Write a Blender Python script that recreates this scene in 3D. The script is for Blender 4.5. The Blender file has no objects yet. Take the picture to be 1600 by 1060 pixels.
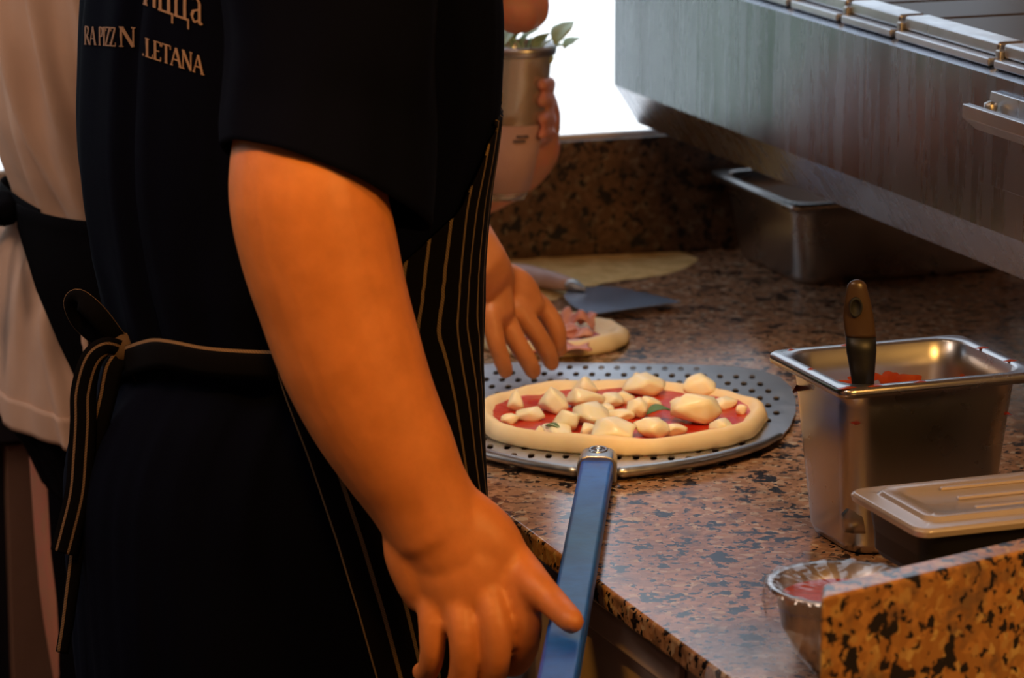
import bpy, bmesh, math, random
from mathutils import Vector, Matrix, noise
from mathutils.geometry import delaunay_2d_cdt
from mathutils.bvhtree import BVHTree

V = Vector
PI = math.pi
rnd = random.Random(7)
sc = bpy.context.scene
COL = sc.collection

# ------------------------------------------------------------------ camera, world, lights, exposure
F, CX, CY = 5600.0, 800.0, 530.0
CAMH = 1.73
PITCH = math.radians(12.9)
SP, CP = math.sin(PITCH), math.cos(PITCH)

cam = bpy.data.cameras.new('camera')
cam.sensor_width = 36
cam.lens = 36 * F / 1600
cam.clip_start = 0.05
cam.dof.use_dof = True
cam.dof.focus_distance = 2.98
cam.dof.aperture_fstop = 9.0
camo = bpy.data.objects.new('camera', cam)
camo.location = (0, 0, CAMH)
camo.rotation_euler = (PI / 2 - PITCH, 0, 0)
COL.objects.link(camo)
sc.camera = camo

vs = sc.view_settings
sc.display_settings.display_device = 'sRGB'
vs.view_transform = 'Standard'
vs.look = 'None'
vs.gamma = 1
vs.use_curve_mapping = False
vs.exposure = 0.0
sc.cycles.use_denoising = True
sc.cycles.max_bounces = 8
sc.cycles.transparent_max_bounces = 12
sc.cycles.sample_clamp_indirect = 6

w = bpy.data.worlds.new('world')
sc.world = w
w.use_nodes = True
bg = w.node_tree.nodes['Background']
bg.inputs[0].default_value = (0.74, 0.86, 1.0, 1)
bg.inputs[1].default_value = 1.55


def area(name, loc, target, size, energy, color, size_y=None):
    l = bpy.data.lights.new(name, 'AREA')
    l.energy = energy
    l.color = color
    l.size = size
    if size_y:
        l.shape = 'RECTANGLE'
        l.size_y = size_y
    o = bpy.data.objects.new(name, l)
    o.location = loc
    o.rotation_euler = (V(target) - V(loc)).to_track_quat('-Z', 'Y').to_euler()
    COL.objects.link(o)
    return o


area('slab_side_lamp', (0.78, 1.75, 1.75), (0.30, 2.50, 0.95), 0.3, 10, (1.0, 0.50, 0.12))
area('left_fill', (-1.9, 2.4, 2.6), (-0.8, 3.4, 0.9), 0.5, 11, (1.0, 0.72, 0.54))  # added fill from the left, brightens the beige shirt
area('cabinet_fill', (-0.75, 1.9, 2.6), (0.05, 2.75, 0.5), 0.4, 6, (1.0, 0.78, 0.62))  # added fill to lift the dark undercounter cabinet
area('ceiling_glow', (-0.3, 1.0, 2.7), (0.2, 3.0, 0.9), 0.6, 2.5, (1.0, 0.55, 0.25))


def spot(name, loc, target, energy, color, deg, blend=.6, size=.08):
    l = bpy.data.lights.new(name, 'SPOT')
    l.energy = energy
    l.color = color
    l.spot_size = math.radians(deg)
    l.spot_blend = blend
    l.shadow_soft_size = size
    o = bpy.data.objects.new(name, l)
    o.location = loc
    o.rotation_euler = (V(target) - V(loc)).to_track_quat('-Z', 'Y').to_euler()
    COL.objects.link(o)


spot('arm_downlight', (-0.35, 1.55, 2.45), (-0.13, 2.62, 1.20), 88, (1.0, 0.43, 0.05), 25, 1.0)
spot('counter_downlight', (0.0, 2.75, 2.5), (0.10, 3.26, 0.9), 62, (1.0, 0.74, 0.48), 30, .9)
sun = bpy.data.lights.new('sun', 'SUN')
sun.energy = 5
sun.angle = .01
suno = bpy.data.objects.new('sun', sun)
suno.rotation_euler = (math.radians(32), 0, math.radians(10))
COL.objects.link(suno)


# ------------------------------------------------------------------ pixel helpers (depth = real world y or z)
def PY(px, py, y):
    z = CAMH - y * math.tan(PITCH + math.atan((py - CY) / F))
    zc = y * CP + (CAMH - z) * SP
    return V(((px - CX) / F * zc, y, z))


def PZ(px, py, z):
    k = SP + CP * (py - CY) / F
    zc = (CAMH - z) / k
    return V(((px - CX) / F * zc, zc * (CP - (py - CY) / F * SP), z))


def proj(p):
    q = p - V((0, 0, CAMH))
    zc = q.y * CP - q.z * SP
    u = q.y * SP + q.z * CP
    return (CX + F * q.x / zc, CY - F * u / zc, zc)


CT = 0.90                                     # counter top height
E0 = PZ(1134.6, 1057.2, CT)
E1 = PZ(770, 790.6, CT)
EU = (E1 - E0).normalized()                   # along the counter edge, away from the camera
EV = V((EU.y, -EU.x, 0))                      # across the counter, to the right
if EV.x < 0:
    EV = -EV
UP = V((0, 0, 1))


def K(u, v, z):                               # counter frame -> world
    return V((E0.x, E0.y, 0)) + EU * u + EV * v + UP * z


def toK(p):
    d = p - V((E0.x, E0.y, 0))
    return d.dot(EU), d.dot(EV)


# ------------------------------------------------------------------ object helpers
def link(name, me, mat=None, parent=None):
    o = bpy.data.objects.new(name, me)
    COL.objects.link(o)
    if mat is not None:
        for m in (mat if isinstance(mat, (list, tuple)) else [mat]):
            me.materials.append(m)
    if parent is not None:
        o.parent = parent
        o.matrix_parent_inverse = Matrix.Translation(parent.location).inverted()
    return o


def tag(o, label=None, cat=None, group=None, kind=None):
    for k_, v_ in (('label', label), ('category', cat), ('group', group), ('kind', kind)):
        if v_:
            o[k_] = v_
    return o


def thing(name, loc, label, cat, group=None):
    o = bpy.data.objects.new(name, None)
    o.location = loc
    o.empty_display_size = 0.05
    COL.objects.link(o)
    return tag(o, label, cat, group)


class MB:
    def __init__(s):
        s.v, s.f, s.uv, s.mi = [], [], [], []

    def add(s, vs_, fs_, uvs=None, mi=0):
        b = len(s.v)
        s.v += [V(p) for p in vs_]
        s.f += [tuple(i + b for i in f) for f in fs_]
        s.uv += list(uvs) if uvs else [(0, 0)] * len(vs_)
        s.mi += [mi] * len(fs_)
        return s

    def box(s, o, ax, ay, az, mi=0):
        """box from corner o spanned by three edge vectors"""
        o = V(o)
        p = [o, o + ax, o + ax + ay, o + ay]
        p += [q + az for q in p]
        f = [(0, 3, 2, 1), (4, 5, 6, 7), (0, 1, 5, 4), (1, 2, 6, 5), (2, 3, 7, 6), (3, 0, 4, 7)]
        return s.add(p, f, mi=mi)

    def kbox(s, u0, u1, v0, v1, z0, z1, mi=0):
        return s.box(K(u0, v0, z0), EU * (u1 - u0), EV * (v1 - v0), UP * (z1 - z0), mi)

    def loft(s, rings, cap0=True, cap1=True, closed=True, uvs=None, mi=0):
        n = len(rings[0])
        vs_, fs_ = [], []
        for r in rings:
            vs_ += list(r)
        m = len(rings)
        for i in range(m - 1):
            for j in range(n if closed else n - 1):
                a, b = i * n + j, i * n + (j + 1) % n
                fs_.append((a, b, b + n, a + n))
        if cap0:
            fs_.append(tuple(reversed(range(n))))
        if cap1:
            fs_.append(tuple((m - 1) * n + j for j in range(n)))
        return s.add(vs_, fs_, uvs, mi)

    def prism(s, poly, z0, z1, mi=0):
        n = len(poly)
        vs_ = [V((p[0], p[1], z0)) for p in poly] + [V((p[0], p[1], z1)) for p in poly]
        fs_ = [tuple(reversed(range(n))), tuple(range(n, 2 * n))]
        fs_ += [(i, (i + 1) % n, n + (i + 1) % n, n + i) for i in range(n)]
        return s.add(vs_, fs_, mi=mi)

    def mesh(s, name, smooth=False, normals=True):
        me = bpy.data.meshes.new(name)
        me.from_pydata(s.v, [], s.f)
        uvl = me.uv_layers.new(name='UVMap')
        for lp in me.loops:
            uvl.data[lp.index].uv = s.uv[lp.vertex_index]
        for p in me.polygons:
            p.material_index = s.mi[p.index]
            p.use_smooth = smooth
        if normals:
            bm = bmesh.new()
            bm.from_mesh(me)
            bmesh.ops.recalc_face_normals(bm, faces=bm.faces)
            bm.to_mesh(me)
            bm.free()
        me.update()
        return me

    def build(s, name, mat=None, parent=None, smooth=False, bevel=0, segs=2, sub=0, normals=True, solid=0):
        o = link(name, s.mesh(name, smooth or bool(bevel), normals), mat, parent)
        if solid:
            m = o.modifiers.new('solid', 'SOLIDIFY')
            m.thickness = solid
            m.offset = 0
        if bevel:
            m = o.modifiers.new('bevel', 'BEVEL')
            m.width = bevel
            m.segments = segs
            m.limit_method = 'ANGLE'
            m.angle_limit = math.radians(40)
            m.harden_normals = True
        if sub:
            m = o.modifiers.new('sub', 'SUBSURF')
            m.levels = m.render_levels = sub
        return o


def cr(pts, t):
    """catmull-rom through a list of equal-length tuples, t in 0..len-1"""
    n = len(pts)
    i = max(0, min(n - 2, int(math.floor(t))))
    f = t - i
    g = lambda k: pts[max(0, min(n - 1, k))]
    p0, p1, p2, p3 = g(i - 1), g(i), g(i + 1), g(i + 2)
    return tuple(0.5 * (2 * b + (c - a) * f + (2 * a - 5 * b + 4 * c - d) * f * f + (3 * b - a - 3 * c + d) * f ** 3)
                 for a, b, c, d in zip(p0, p1, p2, p3))


def tube_rings(pts, n=20, step=6, flat=1.0, ends=True, ref=V((0, 1, 0))):
    """pts: (x,y,z,r) -> smooth rings with rounded ends. flat scales the radius along ref"""
    P = [cr(pts, i / step) for i in range((len(pts) - 1) * step + 1)]
    rings = []
    for i, p in enumerate(P):
        a = V(P[max(0, i - 1)][:3])
        b = V(P[min(len(P) - 1, i + 1)][:3])
        t = (b - a).normalized()
        s_ = (ref - t * ref.dot(t)).normalized()
        q = t.cross(s_)
        c, r = V(p[:3]), p[3]
        ring = lambda cc, rr: [cc + q * math.cos(2 * PI * j / n) * rr + s_ * math.sin(2 * PI * j / n) * rr * flat for j in range(n)]
        if ends and i == 0:
            for k in (0.99, 0.85, 0.55):
                rings.append(ring(c - t * r * k, r * math.sqrt(1 - k * k)))
        rings.append(ring(c, r))
        if ends and i == len(P) - 1:
            for k in (0.55, 0.85, 0.99):
                rings.append(ring(c + t * r * k, r * math.sqrt(1 - k * k)))
    return rings


def rr_ring(w_, d_, r, z, n=6, c=(0, 0)):
    """rounded rectangle ring in local (x,y)"""
    out = []
    r = min(r, w_ / 2 - 1e-4, d_ / 2 - 1e-4)
    for k, (sx, sy) in enumerate(((1, 1), (-1, 1), (-1, -1), (1, -1))):
        for i in range(n + 1):
            a = PI / 2 * (k + i / n)
            out.append(V((c[0] + sx * (w_ / 2 - r) + r * math.cos(a), c[1] + sy * (d_ / 2 - r) + r * math.sin(a), z)))
    return out


# ------------------------------------------------------------------ materials
def newmat(name, base=(.5, .5, .5), rough=.5, metal=0, **kw):
    m = bpy.data.materials.new(name)
    m.use_nodes = True
    b = m.node_tree.nodes['Principled BSDF']
    b.inputs['Base Color'].default_value = (*base, 1)
    b.inputs['Roughness'].default_value = rough
    b.inputs['Metallic'].default_value = metal
    for k_, v_ in kw.items():
        b.inputs[k_].default_value = v_
    return m


class NT:
    def __init__(s, m):
        s.t = m.node_tree
        s.b = s.t.nodes.get('Principled BSDF')

    def n(s, typ, **kw):
        nd = s.t.nodes.new(typ)
        for k_, v_ in kw.items():
            if hasattr(nd, k_):
                setattr(nd, k_, v_)
            else:
                nd.inputs[k_.replace('_', ' ')].default_value = v_
        return nd

    def l(s, a, b):
        s.t.links.new(a, b)

    def coord(s, kind='Object', scale=(1, 1, 1)):
        c = s.n('ShaderNodeTexCoord')
        mp = s.n('ShaderNodeMapping')
        mp.inputs['Scale'].default_value = scale
        s.l(c.outputs[kind], mp.inputs[0])
        return mp.outputs[0]

    def noise(s, co, scale, detail=4, rough=.5):
        nd = s.n('ShaderNodeTexNoise')
        nd.inputs['Scale'].default_value = scale
        nd.inputs['Detail'].default_value = detail
        nd.inputs['Roughness'].default_value = rough
        if co is not None:
            s.l(co, nd.inputs['Vector'])
        return nd

    def ramp(s, fac, stops, interp='LINEAR'):
        r = s.n('ShaderNodeValToRGB')
        r.color_ramp.interpolation = interp
        el = r.color_ramp.elements
        while len(el) < len(stops):
            el.new(0.5)
        for e_, (p, c) in zip(el, stops):
            e_.position = p
            e_.color = (*c, 1) if len(c) == 3 else c
        s.l(fac, r.inputs[0])
        return r.outputs[0]

    def mix(s, fac, a, b, mode='MIX'):
        m = s.n('ShaderNodeMix', data_type='RGBA', blend_type=mode)
        if isinstance(fac, (int, float)):
            m.inputs[0].default_value = fac
        else:
            s.l(fac, m.inputs[0])
        for sock, val in ((m.inputs[6], a), (m.inputs[7], b)):
            if isinstance(val, tuple):
                sock.default_value = (*val, 1)
            else:
                s.l(val, sock)
        return m.outputs[2]

    def bump(s, h, strength=.3, dist=.002):
        b = s.n('ShaderNodeBump')
        b.inputs['Strength'].default_value = strength
        b.inputs['Distance'].default_value = dist
        s.l(h, b.inputs['Height'])
        s.l(b.outputs[0], s.b.inputs['Normal'])


def granite(name, tone=1.0, rough=.16, lamp_tint=1.0):
    m = newmat(name, rough=rough)
    t = NT(m)
    co = t.coord()
    wn = t.noise(co, 60, 2)
    off = t.n('ShaderNodeMix', data_type='VECTOR')
    add = t.n('ShaderNodeVectorMath', operation='MULTIPLY_ADD')
    t.l(wn.outputs['Color'], add.inputs[0])
    add.inputs[1].default_value = (.012, .012, .012)
    t.l(co, add.inputs[2])
    t.t.nodes.remove(off)
    v1 = t.n('ShaderNodeTexVoronoi')
    v1.inputs['Scale'].default_value = 155
    t.l(add.outputs[0], v1.inputs['Vector'])
    sep = t.n('ShaderNodeSeparateColor')
    t.l(v1.outputs['Color'], sep.inputs[0])
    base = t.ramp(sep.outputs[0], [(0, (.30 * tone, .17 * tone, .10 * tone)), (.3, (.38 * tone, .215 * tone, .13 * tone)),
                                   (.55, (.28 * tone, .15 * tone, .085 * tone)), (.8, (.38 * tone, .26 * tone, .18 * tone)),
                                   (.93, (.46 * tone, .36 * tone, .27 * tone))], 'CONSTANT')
    if lamp_tint != 1:
        base = t.mix(1.0, base, (1.0, .84, .45), 'MULTIPLY')  # warm lamplight multiplied into the base colour
    n2 = t.noise(co, 55, 3, .6)
    blk = t.ramp(n2.outputs[0], [(0, (1, 1, 1)), (.40, (1, 1, 1)), (.425, (0, 0, 0)), (1, (0, 0, 0))])
    n3 = t.noise(co, 130, 2, .5)
    blk2 = t.ramp(n3.outputs[0], [(0, (1, 1, 1)), (.375, (1, 1, 1)), (.40, (0, 0, 0)), (1, (0, 0, 0))])
    mx = t.n('ShaderNodeMath', operation='MAXIMUM')
    t.l(blk, mx.inputs[0])
    t.l(blk2, mx.inputs[1])
    n4 = t.noise(co, 30, 3, .6)
    gr = t.ramp(n4.outputs[0], [(0, (0, 0, 0)), (.55, (0, 0, 0)), (.66, (.75, .75, .75)), (1, (.8, .8, .8))])
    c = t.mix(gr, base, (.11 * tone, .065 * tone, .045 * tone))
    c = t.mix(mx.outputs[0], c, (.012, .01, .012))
    t.l(c, t.b.inputs['Base Color'])
    return m


def steel(name, base=(.55, .55, .57), rough=.28, streak=(60, 60, 4), amt=.25, bump=.05):
    m = newmat(name, base, rough, 1)
    t = NT(m)
    co = t.coord('Object', streak)
    n1 = t.noise(co, 1, 5, .6)
    t.l(t.ramp(n1.outputs[0], [(0.2, (rough * (1 - amt),) * 3), (.8, (rough * (1 + amt * 1.6),) * 3)]), t.b.inputs['Roughness'])
    n2 = t.noise(t.coord('Object', (streak[0] * .2, streak[1] * .2, streak[2] * .5)), 1, 3)
    c = t.ramp(n2.outputs[0], [(.3, tuple(x * .72 for x in base)), (.7, base)])
    t.l(c, t.b.inputs['Base Color'])
    if bump:
        t.bump(n1.outputs[0], bump, .002)
    return m


def cloth(name, base, rough=.9, weave=900, folds=0, sheen=.0):
    m = newmat(name, base, rough)
    m.node_tree.nodes['Principled BSDF'].inputs['Specular IOR Level'].default_value = .04
    m.node_tree.nodes['Principled BSDF'].inputs['Sheen Weight'].default_value = sheen
    t = NT(m)
    n1 = t.noise(t.coord('Object'), weave, 2)
    t.bump(n1.outputs[0], .25, .0006)
    n2 = t.noise(t.coord('Object'), 14, 3)
    c = t.ramp(n2.outputs[0], [(.3, tuple(x * .85 for x in base)), (.7, base)])
    t.l(c, t.b.inputs['Base Color'])
    return m


def striped(name, base, line, period, width, rough=.9):
    """woven pinstripes: UV u is metres across the cloth"""
    m = newmat(name, base, rough)
    t = NT(m)
    t.b.inputs['Specular IOR Level'].default_value = .05
    c = t.n('ShaderNodeTexCoord')
    sp = t.n('ShaderNodeSeparateXYZ')
    t.l(c.outputs['UV'], sp.inputs[0])
    d = t.n('ShaderNodeMath', operation='PINGPONG')
    t.l(sp.outputs[0], d.inputs[0])
    d.inputs[1].default_value = period / 2
    lt = t.n('ShaderNodeMath', operation='LESS_THAN')
    t.l(d.outputs[0], lt.inputs[0])
    lt.inputs[1].default_value = width / 2
    # woven twill inside the line
    wv = t.n('ShaderNodeTexWave', wave_type='BANDS', bands_direction='DIAGONAL')
    wv.inputs['Scale'].default_value = 260
    t.l(c.outputs['UV'], wv.inputs[0])
    lc = t.mix(wv.outputs['Fac'], tuple(x * .55 for x in line), line)
    col = t.mix(lt.outputs[0], base, lc)
    t.l(col, t.b.inputs['Base Color'])
    n1 = t.noise(t.coord('Object'), 900, 2)
    t.bump(n1.outputs[0], .2, .0006)
    return m


def mottled(name, a, b, scale, rough=.6, bump=.2, dist=.002, lo=.35, hi=.65, **kw):
    m = newmat(name, a, rough, **kw)
    t = NT(m)
    n1 = t.noise(t.coord(), scale, 5, .6)
    t.l(t.ramp(n1.outputs[0], [(lo, a), (hi, b)]), t.b.inputs['Base Color'])
    if bump:
        t.bump(n1.outputs[0], bump, dist)
    return m


def clear(name, tint=(1, 1, 1), gloss=.12, rough=.05, haze=0.0, hazecol=(.8, .8, .8), bump=0):
    """thin clear sheet: transparent with a glossy share and an optional milky share"""
    m = bpy.data.materials.new(name)
    m.use_nodes = True
    nt = m.node_tree
    nt.nodes.clear()
    out = nt.nodes.new('ShaderNodeOutputMaterial')
    tr = nt.nodes.new('ShaderNodeBsdfTransparent')
    tr.inputs[0].default_value = (*tint, 1)
    gl = nt.nodes.new('ShaderNodeBsdfGlossy')
    gl.inputs['Roughness'].default_value = rough
    df = nt.nodes.new('ShaderNodeBsdfDiffuse')
    df.inputs[0].default_value = (*hazecol, 1)
    m1 = nt.nodes.new('ShaderNodeMixShader')
    m1.inputs[0].default_value = haze
    nt.links.new(tr.outputs[0], m1.inputs[1])
    nt.links.new(df.outputs[0], m1.inputs[2])
    lw = nt.nodes.new('ShaderNodeLayerWeight')
    lw.inputs[0].default_value = .25
    mm = nt.nodes.new('ShaderNodeMath')
    mm.operation = 'MULTIPLY_ADD'
    nt.links.new(lw.outputs['Facing'], mm.inputs[0])
    mm.inputs[1].default_value = gloss * 2
    mm.inputs[2].default_value = gloss * .5
    m2 = nt.nodes.new('ShaderNodeMixShader')
    nt.links.new(mm.outputs[0], m2.inputs[0])
    nt.links.new(m1.outputs[0], m2.inputs[1])
    nt.links.new(gl.outputs[0], m2.inputs[2])
    nt.links.new(m2.outputs[0], out.inputs[0])
    if bump:
        co = nt.nodes.new('ShaderNodeTexCoord')
        nn = nt.nodes.new('ShaderNodeTexNoise')
        nn.inputs['Scale'].default_value = 60
        nt.links.new(co.outputs['Object'], nn.inputs[0])
        bp = nt.nodes.new('ShaderNodeBump')
        bp.inputs['Strength'].default_value = bump
        bp.inputs['Distance'].default_value = .004
        nt.links.new(nn.outputs[0], bp.inputs['Height'])
        nt.links.new(bp.outputs[0], gl.inputs['Normal'])
    return m


M_granite = granite('polished_granite')
M_granite_lamplit = granite('lamplit_granite', 1.1, .2, 2)  # same granite with the orange lamplight put into its colour
M_granite_shaded = granite('shaded_granite', .38, .3)  # same granite, darkened to carry the backsplash's shade
M_steel = steel('brushed_steel', (.6, .6, .62), .3)
M_steel_face = steel('streaky_steel', (.36, .39, .45), .24, (45, 45, 5), .35, .10)
M_steel_pan = steel('pan_steel', (.60, .58, .57), .27, (9, 9, 9), .18, 0)
M_alu = steel('worn_aluminium', (.66, .67, .7), .38, (40, 40, 40), .2, .04)
M_cast = steel('cast_aluminium', (.5, .48, .46), .35, (80, 80, 80), .2, .06)
M_cab = newmat('brushed_cabinet', (.50, .40, .37), .5, .2)
M_navy = cloth('navy_cotton', (.0012, .0018, .0075))
M_black = cloth('black_cotton', (.003, .0025, .0035))
M_beige = cloth('beige_cotton', (.62, .40, .29))
M_stripe = striped('pinstripe_cotton', (.003, .0025, .003), (.17, .115, .07), .0205, .0034)
M_tie = striped('pinstripe_tie', (.003, .0028, .004), (.18, .115, .07), .0265, .0024)
M_skin = mottled('skin', (.46, .155, .04), (.55, .19, .055), 40, .5, .08, .001)
M_skin.node_tree.nodes['Principled BSDF'].inputs['Subsurface Weight'].default_value = .15
M_skin.node_tree.nodes['Principled BSDF'].inputs['Subsurface Radius'].default_value = (.01, .004, .002)
M_skin2 = mottled('pale_skin', (.55, .25, .15), (.62, .22, .15), 60, .5, .08, .001)
M_hair = newmat('dark_hair', (.01, .008, .006), .6)
M_dough = mottled('raw_dough', (.84, .66, .40), (.92, .77, .52), 18, .55, .25, .003)
M_dough.node_tree.nodes['Principled BSDF'].inputs['Subsurface Weight'].default_value = .2
M_dough.node_tree.nodes['Principled BSDF'].inputs['Subsurface Radius'].default_value = (.01, .006, .003)
M_sauce = mottled('tomato_sauce', (.42, .010, .004), (.52, .035, .010), 60, .3, .5, .004)
M_sauce.node_tree.nodes['Principled BSDF'].inputs['Specular IOR Level'].default_value = .28
M_smear = mottled('sauce_film', (.30, .035, .006), (.38, .07, .012), 90, .3, .2, .001)
M_cheese = mottled('mozzarella', (.92, .82, .56), (.95, .90, .72), 70, .35, .15, .001)
M_cheese.node_tree.nodes['Principled BSDF'].inputs['Subsurface Weight'].default_value = .3
M_cheese.node_tree.nodes['Principled BSDF'].inputs['Subsurface Radius'].default_value = (.006, .004, .002)
M_basil = mottled('basil', (.05, .12, .02), (.10, .20, .04), 80, .5, .2, .001)
M_ham = mottled('ham', (.62, .20, .17), (.72, .36, .30), 40, .4, .2, .001)
M_blue = mottled('blue_lacquer', (.002, .06, .42), (.008, .11, .60), 35, .38, .25, .002)
M_blue.node_tree.nodes['Principled BSDF'].inputs['Specular IOR Level'].default_value = .22
M_flour = mottled('flour', (.52, .35, .13), (.72, .52, .24), 40, .95, .4, .002)
M_plastic_black = newmat('black_plastic', (.006, .006, .006), .45)
M_dark = newmat('hole_shade', (.01, .01, .01), .7)
M_lid = clear('milky_lid', (.95, .9, .85), .3, .25, .6, (.75, .62, .54))
M_film = clear('cling_film', (1, .97, .96), .14, .14, .05, (.75, .6, .55), .35)
M_tub = clear('clear_tub', (.9, .82, .72), .4, .25, .45, (.50, .36, .24))
M_glass = clear('window_glass', (1, 1, 1), .06, .0)
M_wall = mottled('plaster', (.42, .30, .22), (.48, .35, .26), 6, .9, .1)
M_ceiling = newmat('ceiling_paint', (.45, .30, .18), .9)
M_floor = mottled('floor_tile', (.10, .06, .045), (.14, .09, .06), 5, .5, .1)
M_wood = mottled('brown_laminate', (.17, .085, .055), (.21, .11, .075), 8, .6, .05)
M_darkwood = newmat('dark_worktop', (.012, .014, .022), .35)
M_warm_cover = newmat('reflection_brown_cover', (.05, .028, .010), .45)  # brown is the warm wall's reflection put into the colour
M_warm_cover.node_tree.nodes['Principled BSDF'].inputs['Specular IOR Level'].default_value = .15
M_gold = cloth('embroidery_thread', (.30, .20, .155), .85)

# ------------------------------------------------------------------ the room
WB = toK(PZ(900, 402, CT))[0]                # back wall along the edge direction
U0, VR, VL = -3.4, 1.25, -2.6
st = dict(kind='structure')
mb = MB(); mb.kbox(U0, WB + .2, VL, VR, -.1, 0); tag(mb.build('floor', M_floor), **st)
mb = MB(); mb.kbox(U0, WB + .2, VL, VR, 2.8, 2.9); tag(mb.build('ceiling', M_ceiling), **st)
SILL = 1.040
WV0, WV1, WTOP = -2.2, 1.1, 2.35
mb = MB()
mb.kbox(WB, WB + .008, VL, VR, 0, SILL - .0005)
mb.kbox(WB, WB + .18, VL, WV0, SILL, 2.8)
mb.kbox(WB, WB + .18, WV1, VR, SILL, 2.8)
mb.kbox(WB, WB + .18, WV0, WV1, WTOP, 2.8)
tag(mb.build('wall_back', M_wall), **st)
mb = MB(); mb.kbox(U0, WB + .18, VR, VR + .12, 0, 2.8); tag(mb.build('wall_right', M_wall), **st)
mb = MB(); mb.kbox(U0, WB + .18, VL - .12, VL, 0, 2.8); tag(mb.build('wall_left', M_wall), **st)
mb = MB(); mb.kbox(U0 - .12, U0, VL, VR, 0, 2.8); tag(mb.build('wall_front', M_wall), **st)
# window: frame and pane
win = bpy.data.objects.new('window_1', None)
win.location = K(WB + .1, -.5, SILL)
COL.objects.link(win)
tag(win, **st)
mb = MB()
for (a, b, c, d) in ((WV0, WV1, SILL, SILL + .003), (WV0, WV1, WTOP - .05, WTOP), (WV0, WV0 + .05, SILL, WTOP), (WV1 - .05, WV1, SILL, WTOP)):
    mb.kbox(WB + .001, WB + .008, a, b, c, d)
mb.build('window_frame', newmat('frame_paint', (.8, .8, .8), .5), win)
mb = MB(); mb.kbox(WB + .003, WB + .006, WV0 + .05, WV1 - .05, SILL + .003, WTOP - .05)
mb.build('window_pane', M_glass, win)
pl = bpy.data.lights.new('window_portal', 'AREA')
pl.shape = 'RECTANGLE'
pl.size, pl.size_y = WV1 - WV0, WTOP - SILL
pl.cycles.is_portal = True
po = bpy.data.objects.new('window_portal', pl)
po.location = K(WB + .19, (WV0 + WV1) / 2, (SILL + WTOP) / 2)
po.rotation_euler = (-EU).to_track_quat('-Z', 'Y').to_euler()
COL.objects.link(po)

# outside: bright paving, hedge plants and a pink garden wall
mb = MB(); mb.kbox(WB + .0125, WB + 60, -40, 40, -.25, -.2)
o = mb.build('pavement', newmat('pale_paving', (.75, .74, .72), .9)); tag(o, **st)
mb = MB(); mb.kbox(WB + 5.2, WB + 5.4, -14, -1.6, -.2, 2.2)
o = mb.build('garden_wall', mottled('pink_plaster', (.42, .36, .42), (.50, .44, .50), 2, .9, 0)); tag(o, **st)
M_hedge = mottled('hedge_leaves', (.05, .10, .06), (.12, .20, .10), 9, .7, .5, .05)
bm = bmesh.new()
for i, (u_, v_, r_, h_) in enumerate(((2.3, -.75, .30, 1.0), (2.5, -1.35, .36, .8), (2.2, -2.1, .42, 1.1), (2.6, -3.1, .5, .9), (2.3, -4.2, .5, 1.1))):
    ret = bmesh.ops.create_icosphere(bm, subdivisions=5, radius=1)
    for v__ in ret['verts']:
        d_ = v__.co.copy()
        k_ = 1 + .22 * noise.noise(d_ * 2.2 + V((i * 5, 0, 0))) + .12 * noise.noise(d_ * 8 + V((i, 3, 0)))
        v__.co = K(WB + u_, v_, -.2 + h_ * .98) + V((d_.x * r_, d_.y * r_, d_.z * h_)) * k_
me = bpy.data.meshes.new('hedge'); bm.to_mesh(me); bm.free()
tag(link('hedge', me, M_hedge), 'green hedge outside the window, mirrored in the steel unit', 'hedge', kind='stuff')

# granite upstand on the back wall
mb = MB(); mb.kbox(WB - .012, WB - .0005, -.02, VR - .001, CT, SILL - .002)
o = mb.build('granite_backsplash', M_granite_shaded, bevel=.002)
tag(o, 'granite backsplash strip, darkened as if in shade, below the bright window', 'backsplash')

# ------------------------------------------------------------------ counter
SLA = PZ(1283, 936, 1.025)
SLB = PZ(1600, 861, 1.025)
SD = (SLB - SLA).normalized(); SD.z = 0; SD.normalize()
SN = V((-SD.y, SD.x, 0))                     # away from the camera
SL0 = V((SLA.x, SLA.y, 0))
SW = V((.115, 1, 0)).normalized()
SW *= .025 / SW.dot(SN)
# end of the counter follows the slab line
ku, kv = toK(SL0 + SN * .026)


def line_u(v):                               # u of the slab's far face at a given v
    a = SL0 + SN * .026
    ua, va = toK(a)
    du, dv = SD.dot(EU), SD.dot(EV)
    return ua + (v - va) / dv * du


VF = VR - .002
poly = [K(line_u(0), 0, 0), K(line_u(VF), VF, 0), K(WB - .0005, VF, 0), K(WB - .0005, 0, 0)]
mb = MB(); mb.prism(poly, CT - .020, CT)
o = mb.build('granite_worktop', M_granite, bevel=.004)
tag(o, 'speckled brown granite worktop under the pizza peel', 'worktop')
mb = MB()
mb.box(SL0 + UP * .55, SD * .9, SW, UP * (1.025 - .55))
o = mb.build('granite_slab', M_granite_lamplit, bevel=.003)
tag(o, 'upright black-speckled granite slab, coloured as if lamplit, at the front right corner', 'slab')

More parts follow.
